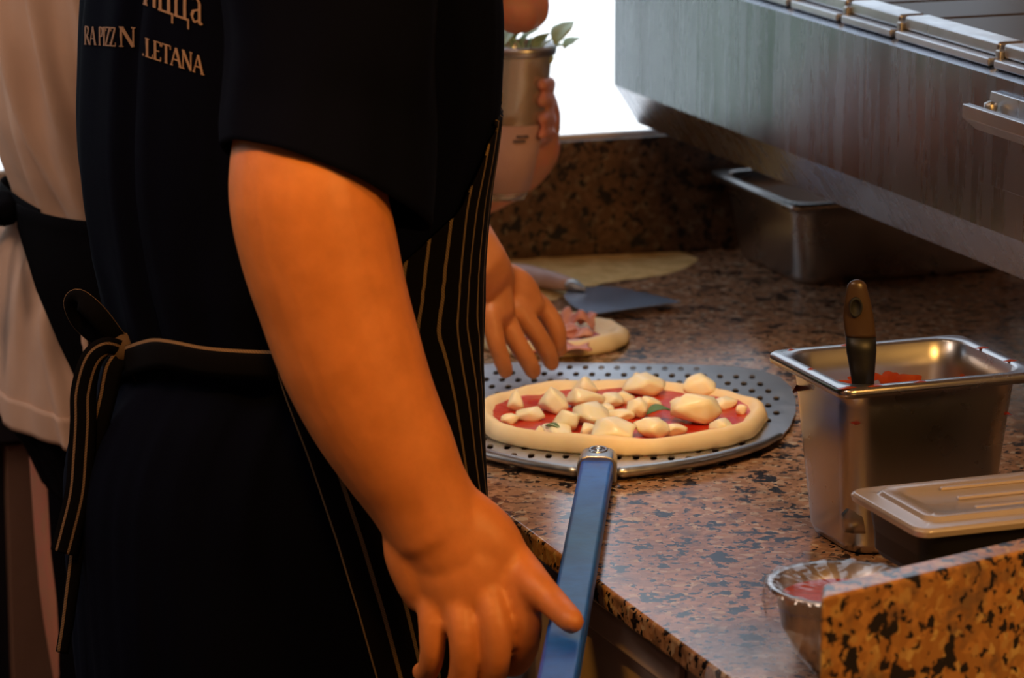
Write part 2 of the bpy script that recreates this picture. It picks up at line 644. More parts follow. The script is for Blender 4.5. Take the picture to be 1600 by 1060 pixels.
# steel undercounter cabinet
cab = thing('undercounter_cabinet', K(.5, .3, 0), 'stainless undercounter cabinet below the granite worktop edge', 'cabinet')
cu0, cu1 = .0, WB - .02
poly = [K(max(line_u(.06), -.15) + .02, .06, 0), K(line_u(VF) + .1, VF, 0), K(cu1, VF, 0), K(cu1, .06, 0)]
mb = MB(); mb.prism(poly, .08, CT - .0205)
mb.build('body', M_cab, cab, bevel=.003)
for i in range(2):
    a = .03 + i * .62 if i else -.02
    a = -.06 + i * .56
    mb = MB(); mb.kbox(a, a + .54, .030, .0595, .14, CT - .030)
    d = mb.build('door', M_cab, cab, bevel=.008, segs=4)
    mb = MB(); mb.kbox(a + .20, a + .50, .020, .0295, CT - .062, CT - .036)
    mb.build('handle', M_cab, d, bevel=.006, segs=3)
mb = MB(); mb.kbox(-.09, -.065, .03, .0595, .12, CT - .05)
mb.build('side_post', M_cab, cab, bevel=.004)
for (a, b) in ((.0, .12), (1.2, .12), (.1, .5), (1.2, .7)):
    mb = MB(); c = K(a, b, 0)
    mb.loft([[c + V((math.cos(t * PI / 8) * .02, math.sin(t * PI / 8) * .02, z)) for t in range(16)] for z in (0, .08)])
    mb.build('leg', M_steel, cab, smooth=False)

# low cabinet by the back wall at the left
bc = thing('low_cabinet', K(WB - .1, -.6, 0), 'low brown cabinet with a dark top behind the person in the beige shirt', 'cabinet')
bf = WB - .07
lo_, hi_ = -1.5, .2
for _ in range(40):
    m_ = (lo_ + hi_) / 2
    if proj(K(bf - .018, m_, .65))[0] < 14:
        lo_ = m_
    else:
        hi_ = m_
vsplit = (lo_ + hi_) / 2
mb = MB(); mb.kbox(bf, WB - .001, VL + .01, -.03, .0, .765); mb.build('carcass', M_darkwood, bc)
for (a, b) in ((VL + .02, -1.4), (-1.39, vsplit - .03), (vsplit, -.04)):
    if b > a:
        mb = MB(); mb.kbox(bf - .018, bf - .0005, a, b, .05, .76); mb.build('door', M_wood, bc, bevel=.002)
mb = MB(); mb.kbox(bf - .03, WB - .001, VL + .01, -.03, .7655, .80)
mb.build('top', M_darkwood, bc, bevel=.003)
mb = MB(); mb.kbox(WB - .02, WB - .001, VL + .01, -.03, .8005, SILL - .01)
mb.build('back_panel', M_darkwood, bc)

# ------------------------------------------------------------------ refrigerated topping unit
fr_far = PZ(1015, 190, 1.057)
fr_near = PZ(1600, 450, 1.057)
fu1, fvA = toK(fr_far)
fu0, fvB = toK(fr_near)
fv = (fvA + fvB) / 2 - .03                    # front face
fu1 = min(fu1, WB - .03)
FU0 = fu0 - .45
Z0, Z1, Z2 = 1.057, 1.103, 1.243
FD = .40
unit = thing('topping_fridge', K((FU0 + fu1) / 2, fv + .2, CT), 'stainless refrigerated topping unit raised over the worktop, by the window', 'fridge')
mb = MB()
prof = [(fv + .03, Z0), (fv, Z1), (fv, Z2), (fv + .012, Z2 + .004), (fv + FD, Z2 + .004), (fv + FD, Z0)]
mb.loft([[K(FU0, a, z) for a, z in prof], [K(fu1, a, z) for a, z in prof]])
mb.build('body', M_steel_face, unit)


def u_at(px, py, z):                          # u along the unit for a pixel of its front
    p = PZ(px, py, z)
    return toK(p)[0]


# rail segments and glass covers on top
def u_px(px, v, z):
    lo, hi = FU0 - .5, fu1 + .3
    for _ in range(40):
        m_ = (lo + hi) / 2
        if proj(K(m_, v, z))[0] > px:
            lo = m_
        else:
            hi = m_
    return (lo + hi) / 2


gaps = [u_px(x, fv + .015, Z2 + .01) for x in (1558, 1404, 1320)]
segl = gaps[2] - gaps[1]
cuts = [FU0 + .01, gaps[0] - .19, gaps[0], gaps[1], gaps[2]]
k_ = gaps[2] + segl
while k_ < fu1 - .03:
    cuts.append(k_)
    k_ += segl
cuts.append(fu1 - .005)
for a, b in zip(cuts[:-1], cuts[1:]):
    mb = MB()
    mb.kbox(a + .004, b - .006, fv + .008, fv + .032, Z2 + .0045, Z2 + .012)
    r_ = mb.build('rail', M_alu, unit, bevel=.0015)
    mb = MB()
    mb.kbox(a + .004, b - .006, fv + .018, fv + .045, Z2 + .0125, Z2 + .026)
    mb.build('rail_cap', M_steel, r_, bevel=.003, segs=3)
    mb = MB()
    mb.kbox(a + .004, b - .006, fv + .046, fv + FD - .03, Z2 + .015, Z2 + .021)
    mb.build('cover', M_warm_cover, unit, bevel=.002)
    mb = MB()
    mb.kbox(b - .0055, b + .0035, fv + .014, fv + .04, Z2 + .0045, Z2 + .020)
    mb.build('hinge', M_cast, unit, bevel=.002)
# slide bracket on the front
ub = u_px(1508, fv - .03, 1.185)
mb = MB()
zb = PY(1508, 165, K(ub, fv - .03, 0).y).z
pf = [(fv - .0005, zb + .012), (fv - .0005, zb - .022), (fv - .020, zb - .022), (fv - .034, zb - .010), (fv - .034, zb + .002),
      (fv - .026, zb + .002), (fv - .024, zb - .006), (fv - .008, zb - .006), (fv - .006, zb + .012)]
mb.loft([[K(FU0 + .04, a, z) for a, z in pf], [K(ub, a, z) for a, z in pf]])
mb.build('front_bracket', M_steel, unit, bevel=.001)
mb = MB()
uk = ub - .018
mb.loft([[K(uk, fv - .015, zb + z) + (EU * math.cos(t * PI / 6) + EV * math.sin(t * PI / 6)) * r for t in range(12)]
         for r, z in ((.004, -.006), (.006, .0), (.006, .004), (.002, .006))])
mb.build('bolt', M_cast, unit, smooth=True)
up_ = u_px(1541, fv, 1.13)
mb = MB(); mb.kbox(FU0 + .1, up_, fv - .0014, fv - .0002, zb - .075, zb - .024)
mb.build('control_panel', M_steel_face, unit, bevel=.0005)
for (a, b) in ((FU0 + .05, fv + .08), (FU0 + .05, fv + FD - .04), (fu1 - .06, fv + FD - .04)):
    mb = MB(); c = K(a, b, 0)
    mb.loft([[c + V((math.cos(t * PI / 8) * .018, math.sin(t * PI / 8) * .018, z)) for t in range(16)] for z in (CT, Z0)])
    mb.build('leg', M_plastic_black, unit)


# ------------------------------------------------------------------ pans
def gn_pan(name, corner_uv, wv, wu, h, label, taper=.012, fill=None, ztop=None):
    """corner_uv = near-left rim corner (u,v); wv across, wu away"""
    u0, v0 = corner_uv
    c = K(u0 + wu / 2, v0 + wv / 2, CT)
    root = thing(name, c, label, 'pan')
    fl = .011
    R = lambda w_, d_, r, z: [c + EV * p.x + EU * p.y + UP * z for p in rr_ring(w_, d_, r, 0, 6)]
    mb = MB()
    iw, iu = wv - 2 * fl, wu - 2 * fl
    rings = [R(iw - 2 * taper - .03, iu - 2 * taper - .03, .02, .0005),
             R(iw - 2 * taper - .008, iu - 2 * taper - .008, .024, .002),
             R(iw - 2 * taper, iu - 2 * taper, .028, .010),
             R(iw - .004, iu - .004, .026, h - .022), R(iw, iu, .026, h - .006), R(iw + .003, iu + .003, .026, h - .004),
             R(wv - .003, wu - .003, .012, h - .004), R(wv - .001, wu - .001, .012, h - .008),
             R(wv + .001, wu + .001, .012, h - .008), R(wv + .001, wu + .001, .012, h - .002), R(wv - .003, wu - .003, .012, h),
             R(iw + .004, iu + .004, .026, h), R(iw - .001, iu - .001, .025, h - .002),
             R(iw - .006, iu - .006, .025, h - .022), R(iw - 2 * taper - .002, iu - 2 * taper - .002, .027, .011),
             R(iw - 2 * taper - .01, iu - 2 * taper - .01, .022, .0035)]
    mb.loft(rings)
    pan_v, pan_f = list(mb.v), list(mb.f)
    mb.build('body', M_steel_pan, root, smooth=True)
    if fill:
        mb = MB()
        t = fill / h
        w_, d_ = iw - 2 * taper * (1 - t) - .007, iu - 2 * taper * (1 - t) - .007
        nn = 24
        vs_, fs_ = [], []
        for i in range(nn + 1):
            for j in range(nn + 1):
                a, b = (i / nn - .5) * w_, (j / nn - .5) * d_
                q = V((a * 25, b * 25, 3))
                edge = max(abs(i / nn - .5), abs(j / nn - .5)) * 2
                vs_.append(c + EV * a * .985 + EU * b * .985 + UP * (fill + .006 * noise.noise(q) + (.006 * edge ** 8)))
        for i in range(nn):
            for j in range(nn):
                k = i * (nn + 1) + j
                fs_.append((k, k + 1, k + nn + 2, k + nn + 1))
        mb.add(vs_, fs_)
        s_ = mb.build('sauce', M_sauce, root, smooth=True)
        bvp = BVHTree.FromPolygons(pan_v, pan_f)
        r5 = random.Random(3)
        for i_ in range(16):
            an = r5.choice((PI / 2, PI / 2, PI / 2, .1, PI - .1)) + r5.uniform(-.5, .5)
            dirn = EV * math.cos(an) + EU * math.sin(an)
            zz = fill + abs(r5.gauss(0, .007)) + .004
            hit, nr_, _, _ = bvp.ray_cast(c + UP * zz, dirn)
            if hit is None:
                continue
            if nr_.dot(dirn) > 0:
                nr_ = -nr_
            ax = nr_.cross(UP).normalized()
            ay = ax.cross(nr_).normalized()
            r1, r2 = r5.uniform(.008, .024), r5.uniform(.002, .006)
            n_ = 16
            ring = [hit + ax * math.cos(2 * PI * k / n_) * r1 * (1 + .35 * noise.noise(V((k * .7, i_, 0)))) + ay * math.sin(2 * PI * k / n_) * r2 * (1 + .5 * noise.noise(V((k * .7, i_, 5)))) for k in range(n_)]
            sm = MB().add([q + nr_ * .0002 for q in ring] + [hit + nr_ * .0009], [(k, (k + 1) % n_, n_) for k in range(n_)])
            sm.build('sauce_smear', M_smear, s_, smooth=True)
        for (a, b, r1) in ((-wv / 2 + .006, -wu / 2 + .006, .005), (.02 - wv / 2, wu / 2 - .006, .0022), (-.02, wu / 2 - .006, .003),
                           (.03 - wv / 2, -wu / 2 + .004, .004), (.07 - wv / 2, -wu / 2 + .004, .0035), (-wv / 2 + .006, .0, .002), (wv / 2 - .008, .02, .004), (wv / 2 - .008, -.03, .004)):
            q = c + EV * a + EU * b + UP * h
            n_ = 12
            ring = [q + (EV * math.cos(2 * PI * k / n_) * 1.7 + EU * math.sin(2 * PI * k / n_) * .7) * r1 for k in range(n_)]
            sm = MB().add(ring + [q + UP * .0014], [(k, (k + 1) % n_, n_) for k in range(n_)])
            sm.build('sauce_smear', M_smear, s_, smooth=True)
    return root, c


FLc = toK(PZ(1318, 610, CT + .150))
gn_pan('sauce_pan', FLc, .182, .150, .150, 'deep stainless pan of red tomato sauce with a spoon standing in it', fill=.108)
NLc = toK(PZ(1240, 322, .998))
gn_pan('steel_pan', NLc, .30, min(.235, WB - .03 - NLc[0]), .098, 'shallow stainless pan in the dark under the raised steel unit')

# spoon handle in the sauce
sp = thing('serving_spoon', PZ(1350, 600, CT + .118), 'brown and black spoon handle standing up out of the tomato sauce', 'spoon')
ys = PZ(1349, 598, CT + .150).y + .014
s_h = [(PY(1339, 452, ys), .0085), (PY(1340, 470, ys), .0105), (PY(1341, 495, ys), .0125), (PY(1344, 520, ys), .0128), (PY(1345, 526, ys), .0125)]
mb = MB()
rings = []
for q, r in s_h:
    rings.append([q + V((1, 0, 0)) * math.cos(t * PI / 12) * r + V((0, 1, 0)) * math.sin(t * PI / 12) * r * .5 for t in range(24)])
top = s_h[0]
pre = []
for k in (.98, .8, .5):
    pre.append([top[0] + UP * .008 * k + V((1, 0, 0)) * math.cos(t * PI / 12) * top[1] * math.sqrt(1 - k * k) + V((0, 1, 0)) * math.sin(t * PI / 12) * top[1] * .5 * math.sqrt(1 - k * k) for t in range(24)])
mb.loft(pre + rings)
M_brownplastic = newmat('brown_plastic', (.07, .04, .022), .28)
g = mb.build('grip_end', M_brownplastic, sp, smooth=True)
mb = MB()
hc = PY(1337, 480, ys - .0062)
mb.loft([[hc + V((math.cos(t * PI / 8) * r, -dy, math.sin(t * PI / 8) * r * 1.5)) for t in range(16)] for r, dy in ((.0055, -.001), (.0055, .0022), (.0042, .0022), (.0038, .0))])
mb.build('hanging_hole_shade', M_dark, g, smooth=True)  # near-black plug stands in for the shade inside the hole
mb = MB()
rings = []
for q, r in ((PY(1345, 526.5, ys), .0124), (PY(1346, 550, ys), .0122), (PY(1348, 590, ys + .002), .0095), (PY(1350, 640, ys + .003), .008), (PY(1351, 690, ys + .003), .008)):
    rings.append([q + V((1, 0, 0)) * math.cos(t * PI / 12) * r + V((0, 1, 0)) * math.sin(t * PI / 12) * r * .6 for t in range(24)])
mb.loft(rings)
mb.build('grip', M_plastic_black, sp, smooth=True)
mb = MB()
q0 = PY(1351, 690, ys + .003)
zb_ = CT + .02
mb.loft([[V((q0.x + math.cos(t * PI / 6) * r, q0.y + math.sin(t * PI / 6) * r * .4, z)) for t in range(12)] for r, z in ((.005, q0.z), (.005, CT + .05), (.018, CT + .035), (.016, zb_))])
mb.build('bowl', M_steel_pan, sp, smooth=True)

# ------------------------------------------------------------------ lidded container on another
zl = 1.0
cA = toK(PZ(1440, 826, zl))
cB = toK(PZ(1319, 766, zl))
du_ = cB[0] - cA[0]
LV, LU = .30, du_


def boxcont(name, u0, v0, wu, wv, z0, z1, label, lid):
    c = K(u0 + wu / 2, v0 + wv / 2, z0)
    root = thing(name, c, label, 'container')
    R = lambda a, b, r, z: [V((c.x, c.y, z)) + EV * p.x + EU * p.y for p in rr_ring(a, b, r, 0, 5)]
    mb = MB()
    mb.loft([R(wv - .03, wu - .03, .012, z0), R(wv - .024, wu - .024, .015, z0 + .003), R(wv - .012, wu - .012, .015, z1 - .006), R(wv, wu, .012, z1 - .005), R(wv, wu, .012, z1),
             R(wv - .015, wu - .015, .014, z1), R(wv - .02, wu - .02, .014, z0 + .006)])
    mb.build('body', M_plastic_black, root, smooth=False, bevel=.001)
    if lid:
        mb = MB()
        mb.loft([R(wv + .006, wu + .006, .012, z1 - .004), R(wv + .008, wu + .008, .012, z1 + .0005), R(wv + .004, wu + .004, .012, z1 + .003), R(wv - .022, wu - .022, .012, z1 + .003),
                 R(wv - .028, wu - .028, .012, z1 + .0065), R(wv - .05, wu - .05, .012, z1 + .0065), R(wv - .056, wu - .056, .01, z1 + .004)], cap0=False)
        mb.build('lid', M_lid, root, bevel=.0008)
        mb = MB()
        for k in range(3):
            a = u0 + .028 + k * (wu - .06) / 2
            mb.kbox(a, a + .004, v0 + .06, v0 + wv - .04, z1 + .0042, z1 + .0068)
        mb.build('lid_ribs', M_lid, root, bevel=.001)
    return root


boxcont('food_container', cA[0] + .002, cA[1] + .001, LU, LV, zl - .05, zl - .004, 'low black food container with a milky lid, in front of the sauce pan', True)
boxcont('food_container', cA[0] + .012, cA[1] + .028, LU - .02, LV - .05, CT, zl - .0505, 'black food container half hidden beneath the lidded one', False)

# ------------------------------------------------------------------ bowl with film
bz = .968
bcx = PZ(1322, 912, bz)
bowl = thing('steel_bowl', V((bcx.x, bcx.y, CT)), 'small steel bowl of red sauce under cling film beside the granite slab', 'bowl')
BR = 122 * proj(bcx)[2] / F


def rev(c, prof, n=48, wob=0):
    return [[c + V((math.cos(2 * PI * k / n) * r, math.sin(2 * PI * k / n) * r, z + (wob * noise.noise(V((k, z * 50, r * 60))) if wob else 0))) for k in range(n)] for r, z in prof]


mb = MB()
c0 = V((bcx.x, bcx.y, CT))
hb = bz - CT
mb.loft(rev(c0, [(.018, .0005), (.026, .004), (.037, .016), (.047, .036), (BR - .005, hb - .003), (BR, hb - .003), (BR + .001, hb - .001), (BR, hb + .0008), (BR - .006, hb), (.045, .036), (.035, .017), (.02, .006)]))
mb.build('body', M_steel_pan, bowl, smooth=True)
mb = MB()
mb.loft(rev(c0, [(BR - .0085, hb - .011), (.03, hb - .009), (.001, hb - .008)]), cap0=False)
mb.build('sauce', M_sauce, bowl, smooth=True)
mb = MB()
n = 72
rings = []
for r, z in ((.001, -.004), (.015, -.0045), (.03, -.0035), (.045, -.001), (BR - .002, .0015), (BR + .003, .001), (BR + .004, -.012), (BR + .001, -.026)):
    ring = []
    for k in range(n):
        a = 2 * PI * k / n
        wv_ = .0012 * math.sin(a * 17 + r * 60) + .0018 * noise.noise(V((math.cos(a) * 4, math.sin(a) * 4, r * 70)))
        ring.append(c0 + V((math.cos(a) * (r + wv_ * (1 if z < -.008 else 0)), math.sin(a) * (r + wv_ * (1 if z < -.008 else 0)), hb + z + (wv_ if r > .004 and z > -.01 else 0) * .9)))
    rings.append(ring)
mb.loft(rings, cap1=False)
mb.build('cling_film', M_film, bowl, smooth=True, normals=False)
# loose tail of film spreading on the worktop
mb = MB()
vs_, fs_ = [], []
NX, NY = 14, 10
for i in range(NX + 1):
    for j in range(NY + 1):
        s_, t_ = i / NX, j / NY
        a = math.radians(175 + 60 * t_)
        r = BR + .003 + s_ * (.05 - .02 * abs(t_ - .5))
        zz = hb * .62 * (1 - s_) ** 1.6 + .0008 + .003 * (noise.noise(V((s_ * 5, t_ * 9, 2))) + .6) * (1 - s_ * .5)
        vs_.append(c0 + V((math.cos(a) * r, math.sin(a) * r, zz)))
for i in range(NX):
    for j in range(NY):
        k = i * (NY + 1) + j
        fs_.append((k, k + 1, k + NY + 2, k + NY + 1))
mb.add(vs_, fs_)
mb.build('film_tail', clear('film_tail', (1, 1, 1), .05, .4, .03, (.8, .75, .7), .2), bowl, smooth=True)

# ------------------------------------------------------------------ pizza peel
PZB = CT + .004
pk = PZ(935, 722, PZB + .01)                 # collar
ph = PZ(868, 1075, PZB + .016)
PD = (pk - ph); PD.z = 0; PD.normalize()      # away from camera along the handle
PR = V((PD.y, -PD.x, 0))
peel = thing('pizza_peel', V((pk.x, pk.y, CT)), 'perforated aluminium pizza peel with a long blue handle under the cheese pizza', 'pizza peel')


def PP(a, b, z):                              # a along handle direction from collar, b to the right
    return V((pk.x, pk.y, 0)) + PD * a + PR * b + UP * z


far_ = PZ(1000, 571, PZB)
La = (far_ - V((pk.x, pk.y, PZB))).dot(PD)
rt = PZ(1243, 650, PZB)
HWp = (rt - V((pk.x, pk.y, PZB))).dot(PR)
sh = PZ(1205, 706, PZB)
SA = (sh - V((pk.x, pk.y, PZB))).dot(PD)
outline = []
half = [(-.010, .016), (-.012, .022)]
for x_, y_ in ((1000, 742), (1040, 737), (1100, 727), (1150, 715), (1190, 701), (1218, 686), (1234, 668), (1243, 645), (1243, 625), (1236, 606), (1218, 590), (1190, 580), (1150, 574), (1090, 571), (1020, 570)):
    d_ = PZ(x_, y_, PZB) - V((pk.x, pk.y, PZB))
    half.append((d_.dot(PD), d_.dot(PR)))
La = max(a for a, b in half)
outline = half + [(a, -b) for a, b in reversed(half)]
pts2 = [V((b, a)) for a, b in outline]
n0 = len(pts2)
edges = [(i, (i + 1) % n0) for i in range(n0)]
holes = []


def inside(p, poly_):
    r = False
    for i in range(len(poly_)):
        a, b = poly_[i], poly_[i - 1]
        if (a.y > p.y) != (b.y > p.y) and p.x < (b.x - a.x) * (p.y - a.y) / (b.y - a.y + 1e-12) + a.x:
            r = not r
    return r


ol = pts2[:]
sx, sy = .0158, .0290
row = 0
y_ = .052
while y_ < La - .012:
    x_ = -12 * sx * 1 + (row % 2) * sx / 2 * 1
    while x_ < HWp:
        q = V((x_, y_))
        ok = all(inside(q + V(d), ol) for d in ((.012, 0), (-.012, 0), (0, .019), (0, -.019), (.010, .015), (-.010, .015), (.010, -.015), (-.010, -.015)))
        if ok:
            hw, hh = .0030, .0085
            b0 = len(pts2)
            for k in range(8):
                a = PI / 8 + k * PI / 4
                pts2.append(q + V((max(-1, min(1, math.cos(a) * 1.25)) * hw, max(-1, min(1, math.sin(a) * 1.25)) * hh)))
            edges += [(b0 + k, b0 + (k + 1) % 8) for k in range(8)]
            holes.append(q)
        x_ += sx
    y_ += sy / 1
    row += 1
res = delaunay_2d_cdt(pts2, edges, [], 1, 1e-7)
vv, ff = res[0], res[2]
keep = []
for f in ff:
    c = V((0, 0))
    for i in f:
        c += vv[i]
    c /= len(f)
    if any(abs(c.x - h.x) < .0030 and abs(c.y - h.y) < .0085 for h in holes):
        continue
    keep.append(tuple(f))
mb = MB()
mb.add([PP(p.y, p.x, PZB) for p in vv], keep)
bl = mb.build('blade', M_alu, peel, solid=.0016)
# folded rim along the two front edges
for s in (1, -1):
    path = [PP(a - .002, b * s, PZB + .005) for a, b in half[1:8]]
    mb = MB()
    pts_ = [(p.x, p.y, p.z - (.003 * max(0, i - 4) / 4), .0062 * (1 if i < 5 else 1 - (i - 4) * .2)) for i, p in enumerate(path)]
    mb.loft(tube_rings(pts_, 12, 4, .75, ref=UP))
    mb.build('rim', M_cast, peel, smooth=True)
# collar
mb = MB()
R = lambda a, w_, h0, h1: [PP(a, (w_ / 2) * x, h0 + (h1 - h0) * y) for x, y in ((-1, 0), (1, 0), (1, .65), (.8, .93), (.5, 1), (-.5, 1), (-.8, .93), (-1, .65))]
mb.loft([R(.022, .020, PZB + .001, PZB + .008), R(.016, .028, PZB + .001, PZB + .016), R(.004, .033, PZB + .001, PZB + .022), R(-.020, .035, PZB - .001, PZB + .023), R(-.030, .035, PZB - .001, PZB + .023)])
col_ = mb.build('collar', M_cast, peel, bevel=.002)
mb = MB()
ctr = PP(-.006, 0, PZB + .0225)
mb.loft([[ctr + (PD * math.cos(t * PI / 10) * 1.3 + PR * math.sin(t * PI / 10)) * r + UP * z for t in range(20)] for r, z in ((.0085, -.002), (.0085, .0012), (.0062, .0012), (.006, -.0002), (.0036, -.0002), (.0034, .0014), (.0008, .0014))])
mb.build('rivet', M_steel_pan, col_, smooth=True)
# handle: rectangular blue tube, slightly waisted grip
mb = MB()
hl = 1.0
RH = lambda a, w_, z0, z1: [PP(a, x, z) for x, z in ((-w_ / 2, z0), (w_ / 2, z0), (w_ / 2, z1), (-w_ / 2, z1))]
mb.loft([RH(-.026, .029, PZB + .001, PZB + .019), RH(-.2, .029, PZB + .001, PZB + .019), RH(-hl, .029, PZB + .001, PZB + .019)])
mb.build('handle', M_blue, peel, bevel=.004, segs=3)

# ------------------------------------------------------------------ pizzas
def pizza_mesh(c, rx, ry, bulge, seed, hc=.0065, hr=.021, t0=.80):
    """closed polar height field of dough; returns MB and height function"""
    nr, nf = 26, 96

    def rad(a):
        d = V((math.cos(a) * 1.6, math.sin(a) * 1.6, seed))
        return 1 + .035 * noise.noise(d * 1.3) + .018 * noise.noise(d * 4) + bulge(a)

    def hgt(t, a):
        q = V((math.cos(a) * t * 3, math.sin(a) * t * 3, seed + 5))
        if t < t0:
            b = hc
        else:
            s = (t - t0) / (1 - t0)
            b = hc + (hr * (1 + .25 * noise.noise(V((math.cos(a) * 2, math.sin(a) * 2, seed + 9)))) - hc) * math.sin(min(1, s * 1.45) * PI / 2)
            b *= math.sqrt(max(0, 1 - max(0, (s - .35) / .65) ** 2.6))
        return b + .0012 * noise.noise(q * 2.5) * (1 if t < .97 else 0)
    vs_, fs_ = [c + UP * hgt(0, 0)], []
    for i in range(1, nr + 1):
        t = (i / nr) ** .75
        for k in range(nf):
            a = 2 * PI * k / nf
            r = rad(a) * t
            vs_.append(c + V((math.cos(a) * rx * r, math.sin(a) * ry * r, max(.0, hgt(t, a)) + (.004 if i == nr else 0))))
    for k in range(nf):
        fs_.append((0, 1 + k, 1 + (k + 1) % nf))
        for i in range(nr - 1):
            a, b = 1 + i * nf + k, 1 + i * nf + (k + 1) % nf
            fs_.append((a, a + nf, b + nf, b))
    base = len(vs_)
    for k in range(nf):
        a = 2 * PI * k / nf
        r = rad(a) * .975
        vs_.append(c + V((math.cos(a) * rx * r, math.sin(a) * ry * r, .0003)))
        o_ = 1 + (nr - 1) * nf
        fs_.append((o_ + k, base + k, base + (k + 1) % nf, o_ + (k + 1) % nf))
    fs_.append(tuple(base + k for k in range(nf)))
    mb = MB()
    mb.add(vs_, fs_)
    return mb, rad, hgt


def disc_on(c, rx, ry, rad, hgt, tmax, lift, seed, nf=96, nr=14):
    vs_, fs_ = [c + UP * (hgt(0, 0) + lift)], []
    for i in range(1, nr + 1):
        for k in range(nf):
            a = 2 * PI * k / nf
            tm = tmax(a)
            t = tm * i / nr
            r = rad(a) * t
            z = hgt(t, a) + lift * (1 if i < nr else -.3)
            q = V((math.cos(a) * r * 9, math.sin(a) * r * 9, seed))
            vs_.append(c + V((math.cos(a) * rx * r, math.sin(a) * ry * r, z + .001 * noise.noise(q))))
    for k in range(nf):
        fs_.append((0, 1 + k, 1 + (k + 1) % nf))
        for i in range(nr - 1):
            a, b = 1 + i * nf + k, 1 + i * nf + (k + 1) % nf
            fs_.append((a, a + nf, b + nf, b))
    return MB().add(vs_, fs_)


PB = PZB + .0012
pa = PZ(967, 714, PB)
pb = PZ(967, 586, PB + .019)
pcen = V((PZ(967, 652, PB).x, (pa.y + pb.y) / 2, PB))
rx = 232 * proj(pcen)[2] / F
ry = (pb.y - pa.y) / 2
pizza = thing('cheese_pizza', pcen, 'raw pizza with tomato sauce and large mozzarella chunks on the peel', 'pizza')
mbz, rad, hgt = pizza_mesh(pcen, rx, ry, lambda a: .03 * math.exp(-((a - .25) / .16) ** 2), 1.3, .0065, .018, .85)
mbz.build('dough', M_dough, pizza, smooth=True)
mb = disc_on(pcen, rx, ry, rad, hgt, lambda a: .875 + .03 * noise.noise(V((math.cos(a) * 3, math.sin(a) * 3, 8))), .0018, 3)
mb.build('tomato_sauce', M_sauce, pizza, smooth=True)


def chunk(c, sx_, sy_, sz_, seed, tall=False):
    r = random.Random(seed)
    bm = bmesh.new()
    for k in range(13):
        zc = -1 + 2 * (k + .5) / 13
        a = k * 2.4 + r.uniform(-.5, .5)
        q = math.sqrt(1 - zc * zc)
        p = V((q * math.cos(a), q * math.sin(a), zc)) * r.uniform(.85, 1.25)
        if tall and p.z > 0:
            p.x *= 1 - .55 * min(1, p.z)
            p.y *= 1 - .4 * min(1, p.z)
            p.z *= 1.2
        bm.verts.new(V((p.x * sx_, p.y * sy_, p.z * sz_)))
    bmesh.ops.convex_hull(bm, input=bm.verts)
    for v_ in [v_ for v_ in bm.verts if not v_.link_faces]:
        bm.verts.remove(v_)
    bmesh.ops.dissolve_limit(bm, angle_limit=.35, verts=bm.verts, edges=bm.edges)
    cl = bm.edges.layers.float.new('crease_edge')
    for e_ in bm.edges:
        e_[cl] = r.choice((.35, .6, .8))
    zmin = min(v_.co.z for v_ in bm.verts)
    me = bpy.data.meshes.new('mozzarella_chunk')
    for v_ in bm.verts:
        v_.co += V((0, 0, -zmin * .8)) + c
    bm.to_mesh(me)
    bm.free()
    for p in me.polygons:
        p.use_smooth = True
    return me


ch = [(180, 735, 75, 85, 1), (240, 775, 95, 62, 0), (150, 785, 66, 38, 0), (335, 745, 115, 105, 1), (465, 725, 130, 90, 0), (400, 815, 100, 88, 0), (350, 838, 120, 52, 0),
      (495, 800, 145, 105, 0), (600, 858, 175, 105, 0), (475, 665, 85, 75, 1), (282, 850, 40, 40, 1), (580, 715, 100, 62, 0), (640, 700, 85, 55, 0), (690, 765, 85, 90, 0),
      (742, 735, 85, 75, 0), (720, 668, 150, 88, 0), (700, 620, 60, 42, 0), (755, 850, 120, 88, 0), (850, 838, 85, 60, 0), (935, 790, 180, 130, 0), (965, 672, 135, 95, 1), (1052, 828, 85, 62, 0),
      (1065, 722, 90, 55, 0), (620, 775, 90, 55, 0), (490, 838, 75, 30, 0), (885, 735, 80, 65, 0), (560, 755, 70, 50, 0), (1135, 752, 40, 24, 0)]
for i, (zx, zy, wx, hy, tall) in enumerate(ch):
    px, py = 740 + zx / 2.717, 370 + zy / 2.717
    mpx = proj(pcen)[2] / F / 2.717
    bz_ = PB + .0095
    c = PZ(px, py, bz_)
    s_ = wx * mpx / 2 * 1.38
    h_ = max(.007, hy * mpx / 2 * 1.15)
    c.z = PB + .0065
    c.y += s_ * .35
    o = link('mozzarella_chunk', chunk(c, s_, s_ * .85, h_, 40 + i, tall), M_cheese, pizza)
    sb = o.modifiers.new('sub', 'SUBSURF')
    sb.levels = sb.render_levels = 2


def leaf(c, L, W, ang, tilt, seed, nm='basil_leaf', mat=None, parent=None, curl=.25):
    mb = MB()
    vs_, fs_ = [], []
    NL, NW = 8, 6
    for i in range(NL + 1):
        s_ = i / NL
        hw = W * math.sin(PI * min(.98, max(.02, s_)) ** .85)
        for j in range(NW + 1):
            t_ = j / NW * 2 - 1
            x = (s_ - .5) * L
            y = t_ * hw
            z = abs(t_) * hw * curl + .12 * L * math.sin(s_ * PI) + .04 * L * noise.noise(V((s_ * 4, t_ * 3, seed)))
            p = Matrix.Rotation(ang, 3, 'Z') @ (Matrix.Rotation(tilt, 3, 'Y') @ V((x, y, z)))
            vs_.append(c + p)
    for i in range(NL):
        for j in range(NW):
            k = i * (NW + 1) + j
            fs_.append((k, k + 1, k + NW + 2, k + NW + 1))
    mb.add(vs_, fs_)
    return mb.build(nm, mat or M_basil, parent, smooth=True, solid=.0006)


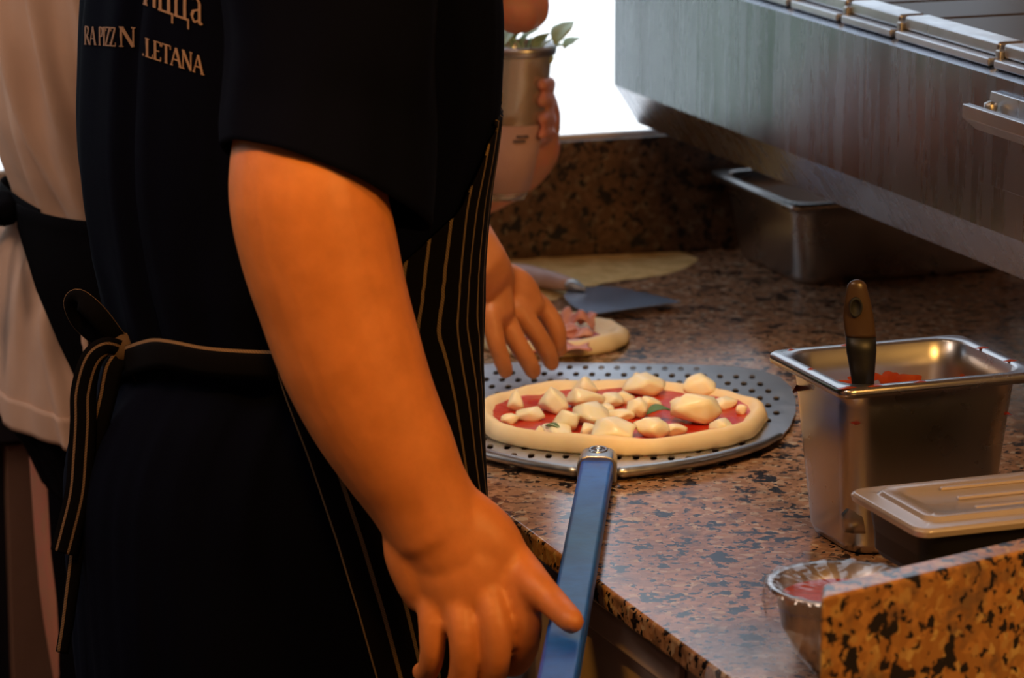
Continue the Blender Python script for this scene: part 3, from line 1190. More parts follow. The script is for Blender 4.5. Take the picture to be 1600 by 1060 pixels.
leaf(PZ(1030, 645, PB + .017), .024, .011, .25, -.1, 1, parent=pizza)
leaf(PZ(864, 668, PB + .015), .016, .005, -.5, .1, 2, parent=pizza)

# second pizza with ham, flat on the stone
p2 = PZ(858, 533, CT)
P2X = PZ(985, 533, CT).x - p2.x
ham_pizza = thing('ham_pizza', V((p2.x, p2.y, CT)), 'smaller raw pizza with ham being topped by a hand, behind the peel', 'pizza')
mbz, rad2, hgt2 = pizza_mesh(V((p2.x, p2.y, CT + .0005)), P2X, P2X * .98, lambda a: 0, 7.7, .0075, .016, .72)
mbz.build('dough', M_dough, ham_pizza, smooth=True)
for (px, py, r) in ((922, 522, .011), (905, 530, .009), (890, 540, .012), (870, 528, .03), (840, 535, .03)):
    c = PZ(px, py, CT + .009)
    mb = MB()
    nf = 18
    ring = [c + V((math.cos(2 * PI * k / nf) * r * (1 + .3 * noise.noise(V((k, r * 99, 0)))), math.sin(2 * PI * k / nf) * r * 1.4, -.001)) for k in range(nf)]
    mb.add(ring + [c + UP * .0022], [(k, (k + 1) % nf, nf) for k in range(nf)])
    mb.build('sauce_patch', M_sauce, ham_pizza, smooth=True)


def ham_piece(pxy, size, seed, tall=.5, name='ham_slice'):
    c = PZ(pxy[0], pxy[1], CT + .010)
    vs_, fs_ = [], []
    N = 12
    for i in range(N + 1):
        for j in range(N + 1):
            a, b = (i / N - .5), (j / N - .5)
            h = tall * size * (.5 + .5 * math.sin(a * 7 + seed) * math.cos(b * 5 + seed * 2)) * (1 - 1.2 * max(abs(a), abs(b)))
            vs_.append(c + V((a * size * (1 + .3 * noise.noise(V((b * 4, seed, 0)))), b * size, max(0, h) + .001)))
    for i in range(N):
        for j in range(N):
            k = i * (N + 1) + j
            fs_.append((k, k + 1, k + N + 2, k + N + 1))
    return MB().add(vs_, fs_).build(name, M_ham, ham_pizza, smooth=True, solid=.0012)


ham_piece((903, 512), .034, 1.0, .95)
ham_piece((897, 527), .036, 2.2, .5)
ham_piece((885, 545), .045, 3.1, .25)
ham_piece((860, 520), .05, 4.4, .4)

# ------------------------------------------------------------------ flour and scraper near the wall
mb = MB()
vs_, fs_ = [], []
NU, NV = 26, 70
fa = toK(PZ(900, 402, CT))
for i in range(NU + 1):
    for j in range(NV + 1):
        s_, t_ = i / NU, j / NV
        v_ = .0 + t_ * .58
        uw = (.035 + .05 * noise.noise(V((t_ * 22, 9, 1))) * (1 - t_)) + .27 * (1 - t_) ** .7 * (1 + .35 * noise.noise(V((t_ * 6, 3, 1))))
        u_ = WB - .0235 - s_ * uw
        q = V((u_ * 18, v_ * 18, 4))
        h = .005 + .012 * (1 - s_) ** 2 * (1 - t_ * .8) + .005 * noise.noise(q) + .0025 * noise.noise(q * 3)
        h *= (1 - s_) ** .35 * (1 - t_) ** .3
        vs_.append(K(u_, v_ + .005, CT + max(.0004, h)))
for i in range(NU):
    for j in range(NV):
        k = i * (NV + 1) + j
        fs_.append((k, k + 1, k + NV + 2, k + NV + 1))
mb.add(vs_, fs_)
o = mb.build('flour', M_flour, smooth=True)
tag(o, 'drift of yellowish flour along the foot of the backsplash', 'flour', kind='stuff')

scr = thing('dough_scraper', PZ(930, 465, CT), 'flat steel dough scraper with a short handle lying by the flour', 'scraper')
z_ = CT + .009
blade = [PZ(x, y, z_) for x, y in ((881, 462), (886, 454), (905, 449), (935, 447), (962, 448), (1020, 460), (1064, 472), (1000, 480), (925, 491), (905, 484), (888, 473))]
mb = MB()
n = len(blade)
mb.add(blade + [p - UP * .0012 for p in blade], [tuple(range(n)), tuple(reversed(range(n, 2 * n)))] + [(i, (i + 1) % n, n + (i + 1) % n, n + i) for i in range(n)])
mb.build('blade', steel('scraper_steel', (.58, .68, .88), .22, (20, 20, 20), .1, .0), scr)  # blue of the mirrored sky put into the steel's base colour
ha, hb_ = PZ(803, 425, CT + .016), PZ(895, 446, CT + .014)
mb = MB()
pts_ = [(*(ha.lerp(hb_, t)), r) for t, r in ((0, .012), (.25, .0135), (.6, .0125), (.9, .010))]
mb.loft(tube_rings(pts_, 16, 4, .8, ref=UP))
mb.build('handle', mottled('pale_wood', (.40, .24, .20), (.50, .33, .30), 30, .5, .1), scr, smooth=True)
mb = MB()
fb = PZ(912, 452, CT + .012)
mb.loft(tube_rings([(*hb_, .010), (*(hb_.lerp(fb, .5)), .007), (*fb, .003)], 12, 3, .7, ref=UP))
mb.build('ferrule', M_cast, scr, smooth=True)


# ------------------------------------------------------------------ people
class Torso:
    """rings given in the picture (py, left px, right px) at a real depth cy; facing direction f, lateral l"""

    def __init__(s, cy, rows, f=EV, l=EU, n=2.4, trim=0):
        s.f, s.l, s.n = f, l, n
        s.R = []
        for row_ in rows:
            py, Lx, Rx, B = row_
            Rx -= trim
            Lx += trim * .3
            mid = PY((Lx + Rx) / 2, py, cy)
            X = (Rx - Lx) / 2 * proj(mid)[2] / F
            A = math.sqrt(max(.05 ** 2, X * X - (B * l.x) ** 2)) / abs(f.x)
            s.R.append((mid.z, mid.x, cy, A, B))
        s.R.sort(reverse=True)               # top to bottom
        s.zt, s.zb = s.R[0][0], s.R[-1][0]

    def ring(s, z):
        R_ = s.R
        z = max(s.zb, min(s.zt, z))
        for i in range(len(R_) - 1):
            if R_[i][0] >= z >= R_[i + 1][0]:
                t = (R_[i][0] - z) / (R_[i][0] - R_[i + 1][0] + 1e-9)
                return cr(R_, i + t)
        return R_[-1]

    def pt(s, phi, z, off=0):
        _, cx, cy, A, B = s.ring(z)
        c_, s_ = math.cos(phi), math.sin(phi)
        e = 2 / s.n
        a = math.copysign(abs(c_) ** e, c_) * (A + off)
        b = math.copysign(abs(s_) ** e, s_) * (B + off)
        return V((cx, cy, z)) + s.f * a + s.l * b

    def at(s, px, py):
        """(angle, height) of the camera-side point seen at px, py"""
        z = zof(py, s.R[0][2] - .15)
        for _ in range(8):
            p = s.phi_at(px, z)
            q = proj(s.pt(p, z))
            z += (q[1] - py) * q[2] / F * .95
        return p, z

    def phi_at(s, px, z):
        """angle on the camera side (-pi..0) whose point is seen at px"""
        lo, hi = -PI * .97, -.02
        best, bd = 0, 1e9
        rg = s.ring(z)
        c0_ = V((rg[1], rg[2], z))

        def err(p):
            q = s.pt(p, z)
            return abs(proj(q)[0] - px), (q - c0_).y
        for k in range(90):
            p = -PI * 1.08 + k / 89 * PI * 1.16
            d, yy = err(p)
            if yy < .02 and d < bd:
                best, bd = p, d
        st_ = PI * 1.16 / 89
        for _ in range(9):
            for p in (best - st_ / 2, best + st_ / 2):
                d, yy = err(p)
                if yy < .02 and d < bd:
                    best, bd = p, d
            st_ /= 2
        return best


def zof(py, y):
    return PY(800, py, y).z


def garment(T, zs, phis, off, fold, name, mat, parent, solid=.003, closed=True, sub=0, front=False):
    rings, uv = [], []
    for z in zs:
        ring = []
        acc, prev = 0, None
        ps = phis(z) if callable(phis) else phis
        for p in ps:
            q = T.pt(p, z, off + fold(p, z))
            if front:
                q0 = T.pt(p, z, off)
            else:
                q0 = q
            if prev is not None:
                acc += (q0 - prev).length
            prev = q0
            ring.append(q)
            uv.append((acc, z))
        if front:                                # measure the weave from the front centre line
            n_ = len(ps)
            us_ = [q_[0] for q_ in uv[-n_:]]
            k0 = max(0, min(n_ - 2, sum(1 for p_ in ps if p_ < 0) - 1))
            u0_ = us_[k0] + (us_[k0 + 1] - us_[k0]) * (0 - ps[k0]) / (ps[k0 + 1] - ps[k0])
            uv[-n_:] = [(a - u0_ + 1.0, b) for a, b in uv[-n_:]]
        rings.append(ring)
    mb = MB()
    mb.loft(rings, False, False, closed, uv)
    o = mb.build(name, mat, parent, smooth=True, solid=solid, sub=sub)
    return o


def capsule(mb, pts_, n=16, step=4, flat=1.0, ref=V((0, 1, 0))):
    mb.loft(tube_rings(pts_, n, step, flat, True, ref))


def body_from(mb, name, mats, parent, voxel=.004, smooth=6, hair=None):
    me = mb.mesh('tmp')
    o = bpy.data.objects.new('tmp', me)
    COL.objects.link(o)
    m = o.modifiers.new('r', 'REMESH')
    m.mode = 'VOXEL'
    m.voxel_size = voxel
    s_ = o.modifiers.new('s', 'SMOOTH')
    s_.iterations = smooth
    s_.factor = .5
    dg = bpy.context.evaluated_depsgraph_get()
    me2 = bpy.data.meshes.new_from_object(o.evaluated_get(dg))
    bpy.data.objects.remove(o)
    me2.name = name
    for p in me2.polygons:
        p.use_smooth = True
    me2.materials.clear()
    b = link(name, me2, mats, parent)
    if hair:
        for p in me2.polygons:
            if hair(p.center):
                p.material_index = 1
    return b


def hp(px, py, y, r):
    return (*PY(px, py, y), r)


def add_head(mb, neck, face):
    """neck base point and facing unit vector"""
    side = V((face.y, -face.x, 0))
    c = neck + UP * .20 + face * .03
    rings = []
    for (z, a, b, sh_) in ((-.115, .02, .02, .045), (-.105, .045, .035, .04), (-.08, .065, .055, .025), (-.04, .08, .068, .01), (0, .092, .075, 0), (.04, .098, .078, -.004),
                           (.08, .088, .07, -.008), (.105, .062, .05, -.01), (.118, .025, .02, -.01)):
        ring = []
        for k in range(24):
            t = 2 * PI * k / 24
            f_ = math.cos(t) * a
            if f_ > 0:
                if -.03 < z < .02:
                    f_ += .022 * max(0, math.cos(t)) ** 14 * (1.3 - abs(z + .02) * 18)      # nose
                if abs(z + .062) < .02:
                    f_ += .006 * max(0, math.cos(t)) ** 5                                  # lips
                if 0 < z < .03:
                    f_ -= .006 * (math.cos(t) > .8 and math.cos(t) < .97)                  # eye sockets
            ring.append(c + face * (f_ + sh_) + side * math.sin(t) * b + UP * z)
        rings.append(ring)
    mb.loft(rings)
    for s in (1, -1):
        e_ = c + side * s * .076 - face * .01
        capsule(mb, [(*(e_ - UP * .025), .008), (*e_, .014), (*(e_ + UP * .022), .010)], 10, 3, .5, face)
    capsule(mb, [(*(neck - UP * .06), .062), (*(neck + UP * .03), .058), (*(neck + UP * .13 + face * .01), .058)], 20, 4)
    return c


# ---- the person in the navy shirt
CYC = 2.87
rowsC = [(-330, 330, 560, .10), (-290, 250, 640, .17), (-220, 180, 720, .205), (-130, 140, 768, .21), (0, 126, 786, .20), (130, 121, 784, .195), (210, 121, 776, .19),
         (290, 128, 765, .185), (400, 146, 757, .18), (470, 164, 753, .175), (545, 178, 746, .175), (610, 140, 744, .178), (680, 110, 744, .18), (750, 98, 746, .182),
         (850, 100, 748, .18), (960, 108, 750, .175), (1080, 118, 748, .17), (1300, 130, 735, .165), (1900, 160, 710, .15)]
TC = Torso(CYC, rowsC, trim=19)
chef = thing('person', V((TC.ring(.9)[1], CYC, 0)), 'person in a navy shirt and pinstriped apron, bare arm reaching down towards the peel handle', 'person')
zs_belt = TC.at(400, 545)[1]
zs_top = TC.zt
face = EV.normalized()
mb = MB()
# trunk a little inside the shirt
rings = []
for i in range(30):
    z = .80 + (zs_top - .02 - .80) * i / 29
    rings.append([TC.pt(2 * PI * k / 28, z, -.018) for k in range(28)])
mb.loft(rings)
neckC = V((TC.ring(zs_top)[1], CYC, zs_top - .01))
hc_ = add_head(mb, neckC, face)
# legs and feet
for s in (1, -1):
    c = V((TC.ring(.8)[1], CYC, 0)) + EU * s * .085
    capsule(mb, [(*(c + UP * .86), .085), (*(c + UP * .65), .078), (*(c + UP * .48 + face * .01), .055), (*(c + UP * .3), .052), (*(c + UP * .1 - face * .015), .036)], 18, 4)
    capsule(mb, [(*(c + UP * .045 - face * .04), .035), (*(c + UP * .04 + face * .05), .036), (*(c + UP * .03 + face * .15), .026)], 14, 4, .8, UP)
# near arm
YA = 2.605
shoulder = PY(480, -250, 2.74)
capsule(mb, [(*shoulder, .068), hp(502, -60, 2.68, .058), hp(502, 100, 2.645, .054), hp(480, 215, YA + .01, .0545), hp(480, 300, YA, .0585), hp(497, 385, YA, .0590), hp(520, 470, YA, .0565),
             hp(547, 555, YA, .0545), hp(580, 635, YA, .0505), hp(620, 710, YA, .0455), hp(655, 775, YA, .0395), hp(682, 825, YA, .038)], 26, 5)
# hand: palm, four fingers, thumb
YH = YA
capsule(mb, [hp(664, 780, YH, .037), hp(700, 845, YH, .0395), hp(722, 890, YH - .002, .042), hp(735, 922, YH - .004, .040)], 22, 4, .80)
capsule(mb, [hp(690, 800, YH, .030), hp(752, 852, YH, .031), hp(788, 900, YH - .004, .024)], 18, 4, .9)
capsule(mb, [hp(648, 800, YH, .024), hp(652, 860, YH, .026), hp(668, 915, YH - .002, .023)], 18, 4, .9)
capsule(mb, [hp(638, 742, YH, .0405), hp(672, 800, YH, .0385), hp(706, 856, YH + .002, .0385), hp(722, 885, YH + .002, .036)], 22, 4, .97)
fing = [[(796, 890, -.012, .0135), (820, 945, -.026, .0118), (824, 998, -.026, .0106), (810, 1034, -.008, .0100), (796, 1040, .010, .0092)],
        [(758, 915, -.018, .0140), (775, 980, -.036, .0118), (775, 1040, -.034, .0108), (760, 1078, -.014, .0100), (748, 1078, .006, .0092)],
        [(712, 922, -.016, .0135), (723, 990, -.034, .0115), (723, 1048, -.032, .0106), (711, 1080, -.014, .0098), (702, 1076, .006, .0090)],
        [(672, 915, -.008, .0125), (675, 975, -.022, .0108), (675, 1024, -.022, .0098), (667, 1052, -.008, .0090), (660, 1050, .008, .0084)]]
for fg in fing:
    capsule(mb, [hp(x, y, YH + d, r) for x, y, d, r in fg], 14, 5)
th1, th2 = PZ(866, 944, .941), PZ(893, 971, .9355)
capsule(mb, [hp(768, 850, YH + .005, .020), hp(812, 892, YH - .01, .0165), hp(842, 922, (YH + th1.y) / 2 - .01, .0135), (*th1, .0115), (*th2, .0100)], 14, 5)
# far arm and hand, over the second pizza
YF = 3.56
sh2 = V((TC.ring(1.4)[1] + .02, CYC + .17, 1.44))
elb = PY(560, 210, 3.36)
hand2y = PZ(850, 540, CT + .036).y
capsule(mb, [(*sh2, .062), (*(sh2.lerp(elb, .5)), .055), (*elb, .046), hp(660, 320, 3.46, .044), hp(735, 405, hand2y - .04, .034), hp(760, 440, hand2y - .02, .029)], 22, 5)
capsule(mb, [hp(755, 430, hand2y - .02, .028), hp(770, 452, hand2y - .005, .030), hp(786, 474, hand2y, .028), hp(792, 488, hand2y, .022)], 18, 4, .62)
capsule(mb, [hp(765, 440, hand2y, .026), hp(806, 452, hand2y, .021), hp(826, 474, hand2y, .016)], 14, 4, .8)
f2 = [[(822, 462, .012, .0125), (850, 484, .010, .0108), (869, 515, .008, .0100), (872, 540, .010, .0088)],
      [(806, 480, -.012, .0122), (834, 516, -.016, .0105), (854, 548, -.014, .0096), (862, 567, -.008, .0086)],
      [(786, 492, -.034, .0120), (806, 532, -.040, .0102), (824, 562, -.038, .0094), (833, 580, -.032, .0086)],
      [(766, 490, -.054, .0110), (774, 530, -.062, .0096), (784, 562, -.060, .0088), (790, 580, -.054, .0080)]]
for fg in f2:
    capsule(mb, [hp(x, y, hand2y + d, r) for x, y, d, r in fg], 12, 5)
capsule(mb, [hp(765, 450, hand2y - .035, .022), hp(778, 480, hand2y - .04, .018)], 12, 4)
capsule(mb, [hp(780, 450, hand2y + .035, .014), hp(825, 492, hand2y + .04, .0115), hp(862, 530, hand2y + .036, .0100), hp(874, 545, hand2y + .028, .0090)], 12, 4)
hz = hc_.z
body_from(mb, 'body', [M_skin, M_hair], chef, .0028, 5, hair=lambda c: c.z > hz - .03 and ((c - hc_).dot(face) < .0 or c.z > hz + .075) and (c - hc_).length < .16)


# shirt
def foldC(p, z):
    a = .0035 * noise.noise(V((p * 5, z * 2.2, 1.5))) + .0025 * noise.noise(V((p * 14, z * 2.5, 4)))
    t = max(0, min(1, (z - zs_belt) / .12))
    a += .006 * (1 - t) * math.sin(p * 17 + 3 * noise.noise(V((p, z * 6, 0)))) * .5
    # deep vertical crease down the back where the print folds in
    a -= .010 * math.exp(-((p + 2.78) / .05) ** 2)
    return a


N = 160
phis = [2 * PI * k / N for k in range(N)]
zs = [zs_top + .0 - (zs_top - (zs_belt - .03)) * i / 70 for i in range(71)]
# back has phi = pi ; shift so the seam lies on the far side
phs = [PI / 2 + 2 * PI * k / N - 2 * PI for k in range(N)]
shirt = garment(TC, zs, phs, .0, foldC, 'shirt', M_navy, chef)


def rcyl(rings_spec, name, mat, parent, n=48, fold=.004, seed=0, solid=.0025):
    rings = []
    for i, (c, ax, ay, rx_, ry_) in enumerate(rings_spec):
        ring = []
        for k in range(n):
            a = 2 * PI * k / n
            q = c + ax * math.cos(a) * rx_ + ay * math.sin(a) * ry_
            q += (q - c).normalized() * fold * noise.noise(V((math.cos(a) * 2.5, math.sin(a) * 2.5, i * .12 + seed)))
            ring.append(q)
        rings.append(ring)
    mb = MB()
    mb.loft(rings, False, False)
    return mb.build(name, mat, parent, smooth=True, solid=solid)


# near sleeve: from the shoulder to a slanted loose hem
def lerp_spec(specs, steps=6):
    out = []
    flat_ = [(*c, *ax, *ay, a, b) for c, ax, ay, a, b in specs]
    for i in range((len(flat_) - 1) * steps + 1):
        q = cr(flat_, i / steps)
        out.append((V(q[0:3]), V(q[3:6]).normalized(), V(q[6:9]).normalized(), q[9], q[10]))
    return out


mp = 2.70 / F
X1 = V((1, 0, 0))
hemL, hemR = PY(349, 228, YA), PY(668, 352, YA + .02)
hax = (hemR - hemL).normalized()
hc2 = (hemL + hemR) / 2
Yd = V((0, 1, 0))
sl = [(PY(450, -330, 2.74), X1, Yd, .055, .05), (PY(455, -250, 2.71), X1, Yd, .085, .085), (PY(500, -120, 2.68), (X1 * .98 - UP * .1).normalized(), Yd, .088, .095), (PY(518, 60, 2.655), (X1 - UP * .2).normalized(), V((0, .98, -.1)).normalized(), .078, .085),
      (PY(512, 180, 2.64), (hax + X1).normalized(), V((0, .95, -.28)).normalized(), .078, .080), (hc2, hax, V((0, .93, -.42)).normalized(), (hemR - hemL).length / 2, .072)]
rcyl(lerp_spec(sl), 'sleeve', M_navy, shirt, fold=.006, seed=3)
# far sleeve
sl2 = []
d2 = (elb - sh2).normalized()
s2x = d2.cross(UP).normalized()
s2y = d2.cross(s2x)
for t, r in ((-.15, .06), (0, .085), (.3, .085), (.62, .082)):
    sl2.append((sh2.lerp(elb, t), s2x, s2y, r, r))
rcyl(lerp_spec(sl2), 'sleeve', M_navy, shirt, fold=.005, seed=8)
# collar
zc_ = neckC
rcyl([(zc_ + UP * z, face, EU, r, r * .95) for z, r in ((-.03, .10), (-.005, .085), (.02, .078), (.03, .076))], 'collar', M_navy, shirt, fold=.001)

# trousers
trz = [zs_belt - .025 - i * .012 for i in range(26)]


def foldT(p, z):
    return .004 * noise.noise(V((p * 4, z * 4, 7))) + .003 * noise.noise(V((p * 10, z * 5, 9)))


tr = garment(TC, trz, phs, -.004, foldT, 'trousers', M_navy, chef)
for s in (1, -1):
    c = V((TC.ring(.7)[1], CYC, 0)) + EU * s * .088
    rcyl([(c + UP * z + face * dx, face, EU, r, r * .95) for z, r, dx in ((.80, .115, 0), (.7, .11, 0), (.5, .088, .01), (.3, .08, 0), (.12, .075, -.01), (.06, .078, -.01))], 'trouser_leg', M_navy, tr, fold=.006, seed=20 + s)
for s in (1, -1):
    c = V((TC.ring(.7)[1], CYC, 0)) + EU * s * .085
    mb = MB()
    mb.loft(tube_rings([(*(c + UP * .055 - face * .045), .05), (*(c + UP * .055 + face * .05), .05), (*(c + UP * .045 + face * .165), .038)], 20, 5, .95, ref=UP))
    for i, v_ in enumerate(mb.v):
        v_.z = max(.0, v_.z)
    mb.build('shoe', M_black, chef, smooth=True)

# apron: bib and skirt with a slanted side edge on the camera side
bib = [(150, 774), (250, 747), (330, 708), (375, 665), (410, 628), (470, 560), (525, 470), (548, 424)]
skirt = [(548, 424), (620, 447), (720, 480), (850, 520), (960, 550), (1080, 580), (1300, 610)]


def interp(tab, x):
    if x <= tab[0][0]:
        return tab[0][1]
    for (a, b), (c, d) in zip(tab[:-1], tab[1:]):
        if a <= x <= c:
            return b + (d - b) * (x - a) / (c - a)
    return tab[-1][1]


edge_tab = bib + skirt[1:]


def apron_phis(z):
    py = proj(V((TC.ring(z)[1], CYC - .1, z)))[1]
    for _ in range(4):
        near = TC.phi_at(interp(edge_tab, py), z)
        py = proj(TC.pt(near, z, .01))[1]
    far = min(max(-near, near + .1), 1.4)
    return [near + (far - near) * k / 80 for k in range(81)]


def foldA(p, z):
    d = max(0, zs_belt - z)
    k = min(1, d / .08)
    return .003 * noise.noise(V((p * 2.5, z * 4, 17))) + foldC(p, z) * .4 * (1 - k) + .012 * min(d, .4) * math.sin(p * 8)


def arcs(z, ps):
    q = [TC.pt(p, z, .01) for p in ps]
    a = [0]
    for u_, v_ in zip(q[:-1], q[1:]):
        a.append(a[-1] + (v_ - u_).length)
    k0 = max(0, min(len(ps) - 2, sum(1 for p in ps if p < 0) - 1))
    fr = a[k0] + (a[k0 + 1] - a[k0]) * (0 - ps[k0]) / (ps[k0 + 1] - ps[k0])
    return [x - fr for x in a]                # metres from the front centre line


ze, zb0 = .50, TC.at(772, 160)[1]
eb = arcs(zs_belt, apron_phis(zs_belt))[0]
rings, uv = [], []
for i in range(121):
    z = zb0 - (zb0 - ze) * i / 120
    ps = apron_phis(z)
    ar = arcs(z, ps)
    sh_ = eb if z > zs_belt else ar[0]
    rings.append([TC.pt(p, z, .0055 + .005 * max(0, min(1, (zs_belt + .04 - z) / .10)) + foldA(p, z)) for p in ps])
    uv += [(x - sh_ + .0006 + 2.05, z) for x in ar]
mb = MB()
mb.loft(rings, False, False, False, uv)
apr = mb.build('apron', M_stripe, chef, smooth=True, solid=.0016)


# ribbons
def ribbon(path, width, name, mat, parent, wdir=None, uoff=0.0, steps=6):
    P = [cr([tuple(p) for p in path], i / steps) for i in range((len(path) - 1) * steps + 1)]
    P = [V(p) for p in P]
    rings, uv = [], []
    L = 0
    for i, p in enumerate(P):
        t = (P[min(i + 1, len(P) - 1)] - P[max(0, i - 1)]).normalized()
        if wdir is None:
            wd = t.cross(V((0, 1, 0)))
            if wd.length < .1:
                wd = t.cross(UP)
            wd.normalize()
        else:
            wd = (wdir - t * wdir.dot(t)).normalized()
        if i:
            L += (p - P[i - 1]).length
        ww = width(i / (len(P) - 1)) if callable(width) else width
        row_ = []
        for k in range(5):
            s_ = k / 4 - .5
            row_.append(p + wd * ww * s_ + V((0, -1, 0)) * .002 * math.cos(s_ * PI))
            uv.append((uoff + (s_ + .5) * ww, L))
        rings.append(row_)
    mb = MB()
    mb.loft(rings, False, False, False, uv)
    return mb.build(name, mat, parent, smooth=True, solid=.0012)


# waist strap round the back from the apron's edge to the knot (line on its upper edge)
knot_phi, knot_z = TC.at(200, 548)
sp_pts = []
for px_, py_ in ((196, 551), (212, 542), (230, 534), (252, 529), (280, 532), (320, 540), (360, 544), (400, 546), (432, 547)):
    p, z = TC.at(px_, py_)
    sp_pts.append(TC.pt(p, z - .0105, .0085))
ribbon(sp_pts, .024, 'waist_tie', M_tie, apr, UP, .0265 - .0225)
far_pts = [TC.pt(PI + .3 - k * .25 if False else knot_phi - k * .22, knot_z - .01, .012) for k in range(9)]
ribbon(far_pts, .024, 'waist_tie', M_tie, apr, UP, .0265 - .0225)
yk = TC.pt(knot_phi, knot_z, .03).y
kn = lambda px, py, d=0: PY(px, py, yk + d)
mb = MB()
capsule(mb, [(*kn(176, 540), .010), (*kn(192, 546, -.006), .014), (*kn(206, 552), .010)], 14, 4, .8)
mb.build('tie_knot', M_tie, apr, smooth=True)
W = .017
ribbon([kn(192, 545), kn(175, 522, -.01), kn(150, 490, -.014), kn(124, 468, -.008), kn(116, 476, .004), kn(128, 502, .012), kn(158, 528, .01), kn(185, 545, .004)], W, 'tie_loop', M_tie, apr, None, .0008)
ribbon([kn(200, 550), kn(222, 580, -.01), kn(238, 615, -.012), kn(234, 648, -.004), kn(214, 656, .006), kn(196, 630, .01), kn(192, 590, .008), kn(194, 556, .004)], W, 'tie_loop', M_tie, apr, None, .0008)
ribbon([kn(190, 545, -.012), kn(165, 542, -.020), kn(143, 562, -.022), kn(131, 610, -.020), kn(130, 660, -.02), kn(127, 710, -.02), kn(122, 770, -.02), kn(108, 830, -.02), kn(99, 864, -.02)],
       lambda t: .013 + .008 * min(1, t * 2.5), 'tie_tail', striped('tail_stripe', (.003, .0028, .004), (.21, .14, .10), .0095, .0019), apr, None, .0048)
ribbon([kn(196, 552, -.01), kn(178, 575, -.016), kn(168, 620, -.016), kn(158, 660, -.016), kn(148, 700, -.014), kn(140, 760, -.012), kn(122, 850, -.012), kn(112, 920, -.012), kn(104, 980, -.012), kn(97, 1020, -.012)],
       lambda t: .016 - .006 * t, 'tie_tail', M_tie, apr, None, -.0022)
ribbon([kn(165, 500, .01), kn(172, 512, .006), kn(178, 530, .002), kn(186, 545, 0)], .012, 'tie_fold', M_tie, apr, None, .0)

# lettering on the back of the shirt
dg = bpy.context.evaluated_depsgraph_get()
bv = BVHTree.FromObject(shirt, dg)
GL = {  # strokes (x0,y0,x1,y1,w) in a unit-height box, glyph width last
    'N': ([(.08, 0, .08, 1, .07), (.08, 1, .62, 0, .15), (.62, 0, .62, 1, .07), (0, 1, .18, 1, .05), (0, 0, .18, 0, .05), (.52, 1, .72, 1, .05)], .78),
    'L': ([(.12, 0, .12, 1, .14), (0, 1, .26, 1, .05), (0, 0, .5, 0, .06), (.5, 0, .5, .22, .05)], .56),
    'E': ([(.12, 0, .12, 1, .14), (0, 1, .5, 1, .06), (0, 0, .52, 0, .06), (.12, .5, .42, .5, .06), (.5, 1, .5, .8, .05), (.52, 0, .52, .2, .05)], .6),
    'T': ([(.3, 0, .3, 1, .14), (0, 1, .6, 1, .06), (0, 1, 0, .8, .05), (.6, 1, .6, .8, .05), (.2, 0, .4, 0, .05)], .64),
    'A': ([(.04, 0, .34, 1, .07), (.34, 1, .66, 0, .15), (.14, .34, .54, .34, .06), (-.04, 0, .14, 0, .05), (.54, 0, .78, 0, .05)], .76),
    'R': ([(.12, 0, .12, 1, .13), (.12, 1, .4, .97, .06), (.4, .97, .5, .78, .12), (.5, .78, .4, .55, .12), (.4, .55, .12, .5, .06), (.3, .5, .6, 0, .13), (0, 0, .24, 0, .05)], .64),
    'P': ([(.12, 0, .12, 1, .13), (.12, 1, .4, .97, .06), (.4, .97, .5, .76, .12), (.5, .76, .4, .5, .12), (.4, .5, .12, .46, .06), (0, 0, .24, 0, .05)], .56),
    'I': ([(.12, 0, .12, 1, .13), (0, 0, .24, 0, .05), (0, 1, .24, 1, .05)], .3),
    'Z': ([(.02, 1, .5, 1, .07), (.5, 1, .02, 0, .14), (.02, 0, .54, 0, .07), (.54, 0, .54, .2, .05), (.02, 1, .02, .8, .05)], .6),
    'u': ([(.1, 0, .1, 1, .13), (.5, 0, .5, 1, .13), (.1, .1, .5, .9, .07), (0, 1, .2, 1, .05), (.4, 1, .62, 1, .05), (0, 0, .2, 0, .05)], .68),
    'c': ([(.1, 0, .1, 1, .13), (.5, 0, .5, 1, .13), (0, 1, .2, 1, .05), (.4, 1, .6, 1, .05), (0, 0, .66, 0, .08), (.66, .04, .66, -.36, .07)], .74),
    'a': ([(.44, 0, .44, .8, .13), (.44, .8, .3, 1, .1), (.3, 1, .1, .88, .08), (.44, .56, .16, .44, .07), (.16, .44, .08, .22, .12), (.08, .22, .2, 0, .08), (.2, 0, .44, .16, .07), (.44, 0, .58, .04, .08)], .62),
    '.': ([(.05, .05, .12, .05, .12)], .22), ' ': ([], .3)}


